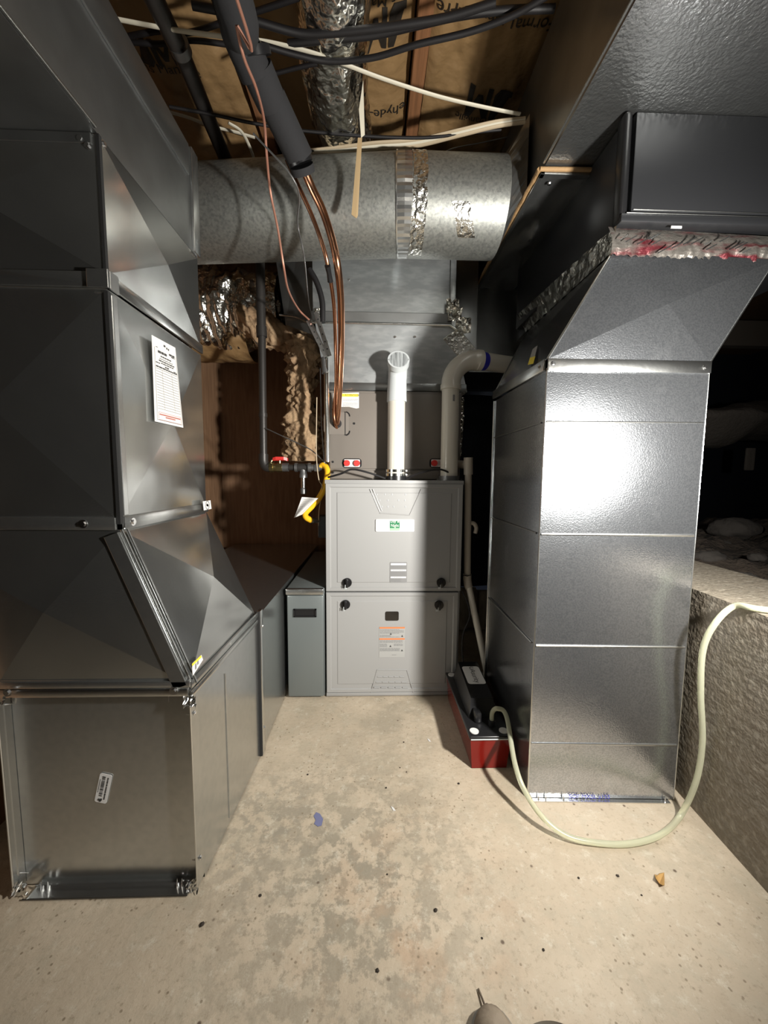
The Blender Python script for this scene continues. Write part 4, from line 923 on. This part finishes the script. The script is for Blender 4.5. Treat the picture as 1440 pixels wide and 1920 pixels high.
# yellow connector
t = thing('yellow_gas_connector', 'yellow flexible gas connector looping from the valve to the furnace', 'gas hose', tuple(at(575, 975, Y=1.55)))
yp = smooth_path([at(601, 876, Y=1.60), at(606, 872, Y=1.595), at(612, 877, Y=1.585), at(614, 888, Y=1.57), at(611, 905, Y=1.55), at(605, 922, Y=1.54), at(596, 937, Y=1.53), at(584, 950, Y=1.53), at(573, 962, Y=1.53), at(574, 970, Y=1.54), at(583, 975.5, Y=1.56)], 6)
B().tube(yp, .0118, 20).go('coated_hose', M['yellow'], t, smooth=True)
B().tube([at(582, 975.3, Y=1.56), at(587, 975.8, Y=1.565), at(591, 976, Y=1.57), at(596, 976, Y=1.58)], [.0125, .0125, .0095, .0095], 8).go('flare_nut', M['iron_fit'], t)
B().tube([at(594, 976, Y=1.58), at(604, 974, Y=1.60), (-.179, 1.62, at(604, 974, Y=1.6).z)], .012, 14).go('nipple', M['iron_fit'], t, smooth=True)
def tg(u, v):
    A0, A1, A2, A3 = at(566, 932, Y=1.515), at(597, 934, Y=1.500), at(566, 965, Y=1.515), at(551, 971, Y=1.52)
    p = (A0*(1-u)+A1*u)*(1-v)+(A3*(1-u)+A2*u)*v; p.y += .006*math.sin(u*5+v*3); return p
d = B().grid(12, 12, tg).go('paper_tag', M['paper'], t, label='folded white warning tag')
b = B()
for k in range(9):
    v = .12+k*.085; p, q_ = tg(.15, v), tg(.85, v)
    for a_, c_ in ((.15, .45), (.5, .85)):
        p, q_ = tg(a_, v)+Vector((0, -.0012, 0)), tg(c_, v)+Vector((0, -.0012, 0)); b.quad(p, q_, q_+Vector((0, 0, .0010)), p+Vector((0, 0, .0010)))
b.go('small_print', M['ink_grey'], d)
# conduit, perforated hanger angle, black flex
t = thing('zinc_conduit', 'shiny vertical metal conduit at the left edge of the furnace', 'conduit', tuple(at(615, 866, Y=1.50)))
B().tube([at(614, 866, Y=1.505), at(612, 690, Y=1.505), at(611, 640, Y=1.52)], .0095, 20).go('conduit', M['zinc'], t, smooth=True)
B().tube([at(608, 672, Y=1.515), at(610, 700, Y=1.505)], .014, 16).go('connector', M['iron_fit'], t, smooth=True)
t = thing('perforated_hanger', 'pair of perforated steel straps bolted together left of the copper lines', 'hanger', tuple(at(612, 670, Y=1.49)))
def strapb(p0, p1, w, y):
    a, c = at(*p0, Y=y), at(*p1, Y=y); dd = (c-a).normalized(); n = Vector((dd.z, 0, -dd.x))*w/2
    o = B().obox((a+c)/2, (c-a)/2, n, (0, .0012, 0), .0005).go('strap', M['galv_flat'], t)
    b = B()
    for k in range(1, 6):
        p = a+(c-a)*k/6+Vector((0, -.0016, 0)); b.cyl(p, p+Vector((0, -.0005, 0)), .0026, 10)
    b.go('strap_holes', M['gap'], o)
strapb((578, 600), (612, 668), .019, 1.49); strapb((592, 585), (618, 668), .017, 1.495)
o = B().tube(smooth_path([at(580, 505, Y=1.50), at(594, 530, Y=1.50), at(604, 565, Y=1.50), at(605, 605, Y=1.50)]), .0105, 16).go('black_flex_conduit', M['cable_black'], smooth=True); setp(o, 'black flexible conduit curving down behind the copper lines', 'conduit')
# hanging thin wires left
for pts, m_, r, lab in (([(498, 803, 1.58), (530, 818, 1.56), (560, 832, 1.55), (585, 845, 1.54), (612, 870, 1.52)], 'iron_fit', .0022, 'thin grey wire sagging from the gas pipe toward the furnace'),
                        ([(594, 745, 1.52), (593, 830, 1.52), (594, 868, 1.52), (598, 900, 1.52), (604, 915, 1.53), (598, 960, 1.56), (597, 1005, 1.6)], 'cable_tan', .0018, 'thin tan wire hanging past the yellow gas hose'),
                        ([(600, 690, 1.53), (603, 800, 1.53), (608, 868, 1.52)], 'iron_fit', .0018, 'thin wire hanging close beside the shiny conduit'),
                        ([(475, 250, 1.02), (555, 345, 1.05), (558, 420, 1.20), (570, 480, 1.24), (578, 560, 1.45), (586, 600, 1.47)], 'iron_fit', .0022, 'thin grey wire drooping in front of the round duct')):
    o = B().tube(smooth_path([at(a, b_, Y=c_) for a, b_, c_ in pts]), r, 8).go('thin_wire', M[m_], smooth=True); setp(o, lab, 'wire')

# junction box on the furnace's left side
t = thing('junction_box', 'small dark junction box behind the end of the yellow gas hose', 'junction box', tuple(at(606, 990, Y=1.56)))
c = at(604, 985, Y=1.60); B().box((c.x-.014, 1.58, c.z-.05), (-.180, 1.66, c.z+.04), .003).go('box', M['greybox'], t, smooth=True)

# ================================================================== brown fibreglass and foil bundle behind
def lump(name, fn, nu, nv, m, lab, cat, smooth='all'):
    o = B().grid(nu, nv, fn).go(name, M[m], smooth=smooth); setp(o, lab, cat); return o
def hang(u, v):
    z = at(570, 865-u*230, Y=1.72).z; xc = at(574-8*math.sin(u*3), 865-u*230, Y=1.72).x; a = v*2*math.pi; wd = .075*(1-.25*u)+.012*math.sin(u*9)
    r = 1+.35*noise.noise((math.cos(a)*1.2, u*7, math.sin(a)*1.2))+.75*abs(noise.noise((math.cos(a)*2.2+noise.noise((u*8, a, 2)), u*13, math.sin(a)*2.2)))-.15+.28*abs(noise.noise((math.cos(a)*6, u*34, math.sin(a)*6)))
    return Vector((xc+math.cos(a)*wd*r*.93, 1.72+math.sin(a)*.05*r, z))
lump('hanging_fibreglass', hang, 110, 60, 'insul', 'ragged brown fibreglass hanging down beside the conduit', 'insulation')
def hang2(u, v):
    p = at(452+u*150, 598+u*10+38*math.sin(u*1.6), Y=1.80); a = v*2*math.pi; wd = .052+.018*math.sin(u*5)
    r = 1+.3*noise.noise((u*6, math.cos(a)*1.2, math.sin(a)*1.2+5))+.22*noise.noise((u*18, math.cos(a)*3, math.sin(a)*3))
    return p+Vector((0, math.cos(a)*.06*r, math.sin(a)*wd*r))
lump('torn_fibreglass', hang2, 80, 50, 'insul', 'torn brown fibreglass bulging out of the foil wrap', 'insulation')
def foilb(u, v):
    x = -.95+u*.52; a = v*2*math.pi
    r = 1+.16*noise.noise((u*7, math.cos(a)*1.5, math.sin(a)*1.5+3))+.10*noise.noise((u*24, math.cos(a)*4, math.sin(a)*4))
    return Vector((x, 1.92+math.cos(a)*.15*r, 1.655+math.sin(a)*(.20-.05*u)*r))
lump('foil_wrapped_duct', foilb, 90, 70, 'foil', 'foil wrapped insulated duct in the dark behind the gas pipe', 'duct')
def fb2(u, v):
    x = -.95+u*.36; a = v*2*math.pi; r = 1+.14*noise.noise((u*6, math.cos(a)*2, math.sin(a)*2+9))
    return Vector((x, 1.99+math.cos(a)*.13*r, 1.53+math.sin(a)*.085*r))
lump('brown_wrap', fb2, 50, 40, 'kraft', 'brown paper wrap bulging under the foil wrapped duct', 'insulation')

# ================================================================== copper lines
t = thing('suction_line', 'copper suction line in thick black foam coming down from ceiling', 'pipe', tuple(at(632, 795, Y=1.57)))
fp_ = [Vector((-.42, -.6, 1.97)), Vector((-.375, .3, 1.965)), at(425, -40, Y=.83), at(447, 60, Y=.93), at(480, 140, Y=.99), at(512, 205, Y=1.05), at(565, 300, Y=1.13), at(570, 312, Y=1.14)]
cut = smooth_path(fp_[:5], 6); B().tube(cut, .0375, 28).go('foam_sleeve', M['rubber'], t, smooth=True)
B().tube([at(473, 88, Y=.955), at(478, 108, Y=.965)], .0382, 28).go('tape_band', M['black'], t, smooth=True)
B().tube(smooth_path([at(481, 128, Y=.985), at(500, 172, Y=1.02), at(509, 192, Y=1.04)], 4), .0375, 28).go('foam_sleeve', M['rubber'], t, smooth=True)
B().tube(smooth_path([at(508, 184, Y=1.035), at(540, 250, Y=1.09), at(563, 298, Y=1.13)], 4), .0365, 28).go('foam_sleeve', M['rubber'], t, smooth=True)
B().tube([at(561, 296, Y=1.128), at(565, 308, Y=1.135)], .035, 28).go('tape_band', M['black'], t, smooth=True)
B().tube([at(565, 310, Y=1.137), at(569, 325, Y=1.15)], .033, 28).go('foam_sleeve', M['rubber'], t, smooth=True)
B().tube(smooth_path([at(570, 318, Y=1.14), at(586, 355, Y=1.165), at(605, 395, Y=1.18), at(623, 450, Y=1.19), at(633, 500, Y=1.21), at(639, 560, Y=1.29), at(640, 640, Y=1.40), at(637, 720, Y=1.49), at(634, 770, Y=1.535), at(632, 790, Y=1.56), at(633, 795, Y=1.585)]), .0112, 20).go('copper_tube', M['copper'], t, smooth=True)
t = thing('liquid_line', 'thin copper line running beside the thicker suction line', 'pipe', tuple(at(628, 800, Y=1.57)))
B().tube(smooth_path([at(538, 300, Y=1.17), at(560, 350, Y=1.17), at(585, 405, Y=1.18), at(605, 460, Y=1.19), at(616, 505, Y=1.22), at(626, 570, Y=1.31), at(629, 640, Y=1.42), at(630, 720, Y=1.50), at(626, 770, Y=1.54), at(628, 792, Y=1.555), at(633, 805, Y=1.585)]), .0062, 14).go('copper_tube', M['copper'], t, smooth=True)
B().tube([at(614, 498, Y=1.205), at(617, 512, Y=1.225), at(619.5, 528, Y=1.245)], [.009, .0075, .009], 12).go('tape_wrap', M['black'], t, smooth=True)
# red copper ground wire
o = B().tube(smooth_path([Vector((-.36, -.2, 1.84)), at(438, -20, Y=.755), at(444, 50, Y=.83), at(458, 110, Y=.875), at(480, 165, Y=.93), at(495, 225, Y=1.02), at(500, 290, Y=1.08), at(507, 360, Y=1.15), at(521, 430, Y=1.18), at(532, 500, Y=1.21), at(541, 545, Y=1.3), at(560, 580, Y=1.45), at(580, 600, Y=1.47)]), .0032, 8).go('ground_wire', M['wire'], smooth=True); setp(o, 'thin reddish wire hanging from the ceiling past the round duct', 'wire')

# ================================================================== ceiling cables
def cable(nm, pts, z, m_, r, lab, flat=1, n=8):
    p = smooth_path([at(a, b_, z=z+(c_[0] if c_ else 0)) for a, b_, *c_ in pts], n)
    o = B().tube(p, r, 10, flat=flat).go(nm, M[m_], smooth=True); setp(o, lab, 'cable')
cable('white_cable', [(190, 30), (262, 44), (340, 58), (430, 70), (500, 78), (580, 97), (640, 118), (720, 148), (820, 180), (900, 199), (975, 214)], 1.935, 'cable_white', .0055, 'long white cable crossing from the left duct to the right trunk', .6)
cable('white_cable', [(310, 208), (352, 220), (395, 236), (440, 247), (478, 258)], 2.09, 'cable_white', .006, 'short white cable ending beside the orange joist', .6)
cable('white_cable', [(428, 230), (452, 246), (468, 275), (480, 310), (490, 345)], 2.03, 'cable_white', .0055, 'white cable bending down toward the round duct', .6)
cable('white_cable', [(368, 322), (400, 318), (450, 308), (520, 293), (560, 287)], 2.10, 'cable_white', .005, 'low white cable passing behind the black gas pipe', .6)
for k, (dy, mm) in enumerate(((0, 'cable_tan'), (7, 'cable_white'), (13, 'cable_tan'))):
    cable('tan_cable', [(560, 284+dy*.3), (640, 276+dy*.8), (700, 268+dy), (780, 262+dy*.9), (860, 244+dy*.8), (930, 228+dy*.7), (985, 222+dy*.5)], 1.930-k*.004, mm, .0062, ['upper cable of the tan bundle under the kraft batts', 'middle pale cable of the bundle under the kraft batts', 'lower cable of the tan bundle under the kraft batts'][k], .7)
for k, (pts, z, r, lab) in enumerate((
    ([(360, 10), (420, 22), (480, 40), (560, 62), (620, 62), (700, 54), (760, 46), (840, 32), (930, 4)], 1.93, .008, 'upper thick black cable sagging under the flex duct'),
    ([(540, 82), (620, 74), (700, 66), (780, 48), (860, 30), (940, 20), (1040, 16)], 1.94, .008, 'second thick black cable under the flex duct'),
    ([(490, 84), (560, 104), (620, 115), (700, 108), (780, 84), (880, 60), (960, 30), (1030, -10)], 1.92, .0065, 'black cable sagging lowest across the flex duct'),
    ([(515, 138), (580, 122), (640, 114)], 1.95, .005, 'short black cable from the foam sleeve to the sagging cable'),
    ([(232, 70), (300, 58), (350, 62), (420, 42), (445, 38)], 1.98, .006, 'black cable draped over the gas pipe'),
    ([(230, 78), (300, 82), (360, 76), (430, 84), (470, 90)], 1.99, .006, 'lower black cable behind the gas pipe'),
    ([(318, 200), (400, 215), (470, 230), (550, 243), (640, 252), (720, 257), (800, 258), (870, 250), (940, 243)], 1.925, .0045, 'thin black cable running under the tan bundle'),
    ([(560, 278), (640, 295), (700, 296), (760, 285)], 1.925, .0045, 'thin black cable below the tan bundle'),
    ([(470, 25), (510, 12), (560, -5)], 1.97, .006, 'black cable at top edge right of the foam sleeve'),
    ([(398, -10), (412, 40), (428, 80), (455, 125), (470, 160), (485, 185)], 1.90, .0045, 'black wire running along the foam sleeve'))):
    cable('black_cable', pts, z, 'cable_black', r, lab)
cable('thin_grey_wire', [(768, 318), (810, 298), (850, 278), (900, 268), (960, 255)], 2.1, 'iron_fit', .002, 'thin grey wire near the right trunk under the dark batt')

# ================================================================== floor bits
def chip(pts, m_, nm, lab, cat, h=.0012):
    P = [at(a, b_, z=.0005) for a, b_ in pts]; o = B().prism(P, (0, 0, h)).go(nm, M[m_]); setp(o, lab, cat)
P = [at(a, b_, z=.001) for a, b_ in ((1227, 1640), (1233, 1646), (1236, 1638), (1245, 1641), (1246, 1660), (1241, 1668), (1236, 1660), (1229, 1655))]
for i, p in enumerate(P): p.z = .001+.006*(i % 2)+.004*(i > 4)
o = B().prism(P, (0, 0, .0008)).go('dry_leaf', M['leaf']); setp(o, 'curled tan dry leaf on the floor at the lower right', 'leaf')
chip([(588, 1530), (593, 1523), (600, 1526), (606, 1536), (603, 1548), (596, 1550), (589, 1545), (592, 1538)], 'bluepaint', 'paint_fleck', 'blue grey paint fleck on the floor left of centre', 'paint fleck', .0006)
chip([(733, 1512), (738, 1515), (742, 1521), (737, 1520)], 'paper', 'white_chip', 'tiny white chip in the middle of the floor', 'chip')
chip([(801, 1385), (805, 1387), (808, 1391), (804, 1390)], 'paper', 'white_chip', 'tiny white chip on the floor near the pump', 'chip')
random.seed(11)
pebs = [(817, 1708, .006), (488, 1680, .005), (757, 1392, .004), (726, 1640, .003), (1085, 1647, .004), (1158, 1643, .005), (1203, 1679, .003), (1019, 1782, .004), (708, 1821, .005), (577, 1453, .004), (750, 1440, .003), (762, 1448, .003), (379, 1735, .007), (724, 1478, .004), (904, 1760, .003), (860, 1470, .005)]
for i, (a_, b_, r) in enumerate(pebs):
    c = at(a_, b_, z=0)
    def pf(u, v, c=c, r=r, i=i):
        A_, T_ = u*2*math.pi, v*math.pi; dd = Vector((math.cos(A_)*math.sin(T_), math.sin(A_)*math.sin(T_), .5*math.cos(T_)+.5)); return c+dd*r*.62*(1+.4*noise.noise(dd*2+Vector((i, 0, 0))))
    o = B().grid(10, 6, pf).go('debris_crumb', M['dirt'], smooth='all'); setp(o, 'dark brown crumb of debris lying on the beige floor', 'debris', 'dark crumbs scattered on the floor')
# boot toe at the bottom edge
t = thing('worn_boot', 'worn brown boot toe poking in at the bottom edge', 'boot', (.20, .45, 0))
c0 = at(925, 1925, z=0)
def toe(u, v):
    a = v*math.pi; L_ = u; y = c0.y+.018-L_*.26; wd = .040*math.sqrt(max(0, 1-(1-min(1, L_*3.2))**2))+.001; hh = (.038+.05*max(0, L_-.35))*math.sqrt(max(0, 1-(1-min(1, L_*2.6))**2))+.002
    return Vector((c0.x-.005+math.cos(a)*wd, y, .010+math.sin(a)*hh+.002*noise.noise((u*20, v*12, 1))))
B().grid(40, 24, toe).go('leather_upper', M['leather'], t, smooth='all')
pts = [toe(i/30, 0) for i in range(31)][::-1]+[toe(i/30, 1) for i in range(31)]
pp = [Vector((p.x+(.004 if k <= 30 else -.004), p.y, .001)) for k, p in enumerate(pts)]
B().prism(pp, (0, 0, .012)).go('sole', M['sole'], t)
B().tube(smooth_path([(c0.x-.012, c0.y+.044, .003), (c0.x-.002, c0.y-.012, .014), (c0.x+.004, c0.y-.04, .034), (c0.x+.010, c0.y-.09, .050)], 6), .0018, 6).go('lace', M['leather'], t)
o = B().grid(24, 8, lambda u, v: Vector((c0.x+.085+.045*math.cos(math.pi*u)*1, c0.y+.018*math.sin(math.pi*u)-.02+v*.0, .001+.010*v*math.sin(math.pi*u)))).box((c0.x+.045, c0.y-.09, .001), (c0.x+.125, c0.y-.02, .010), .003).go('grey_scrap', M['sole']); setp(o, 'grey curved scrap on the floor right of the boot toe', 'scrap')
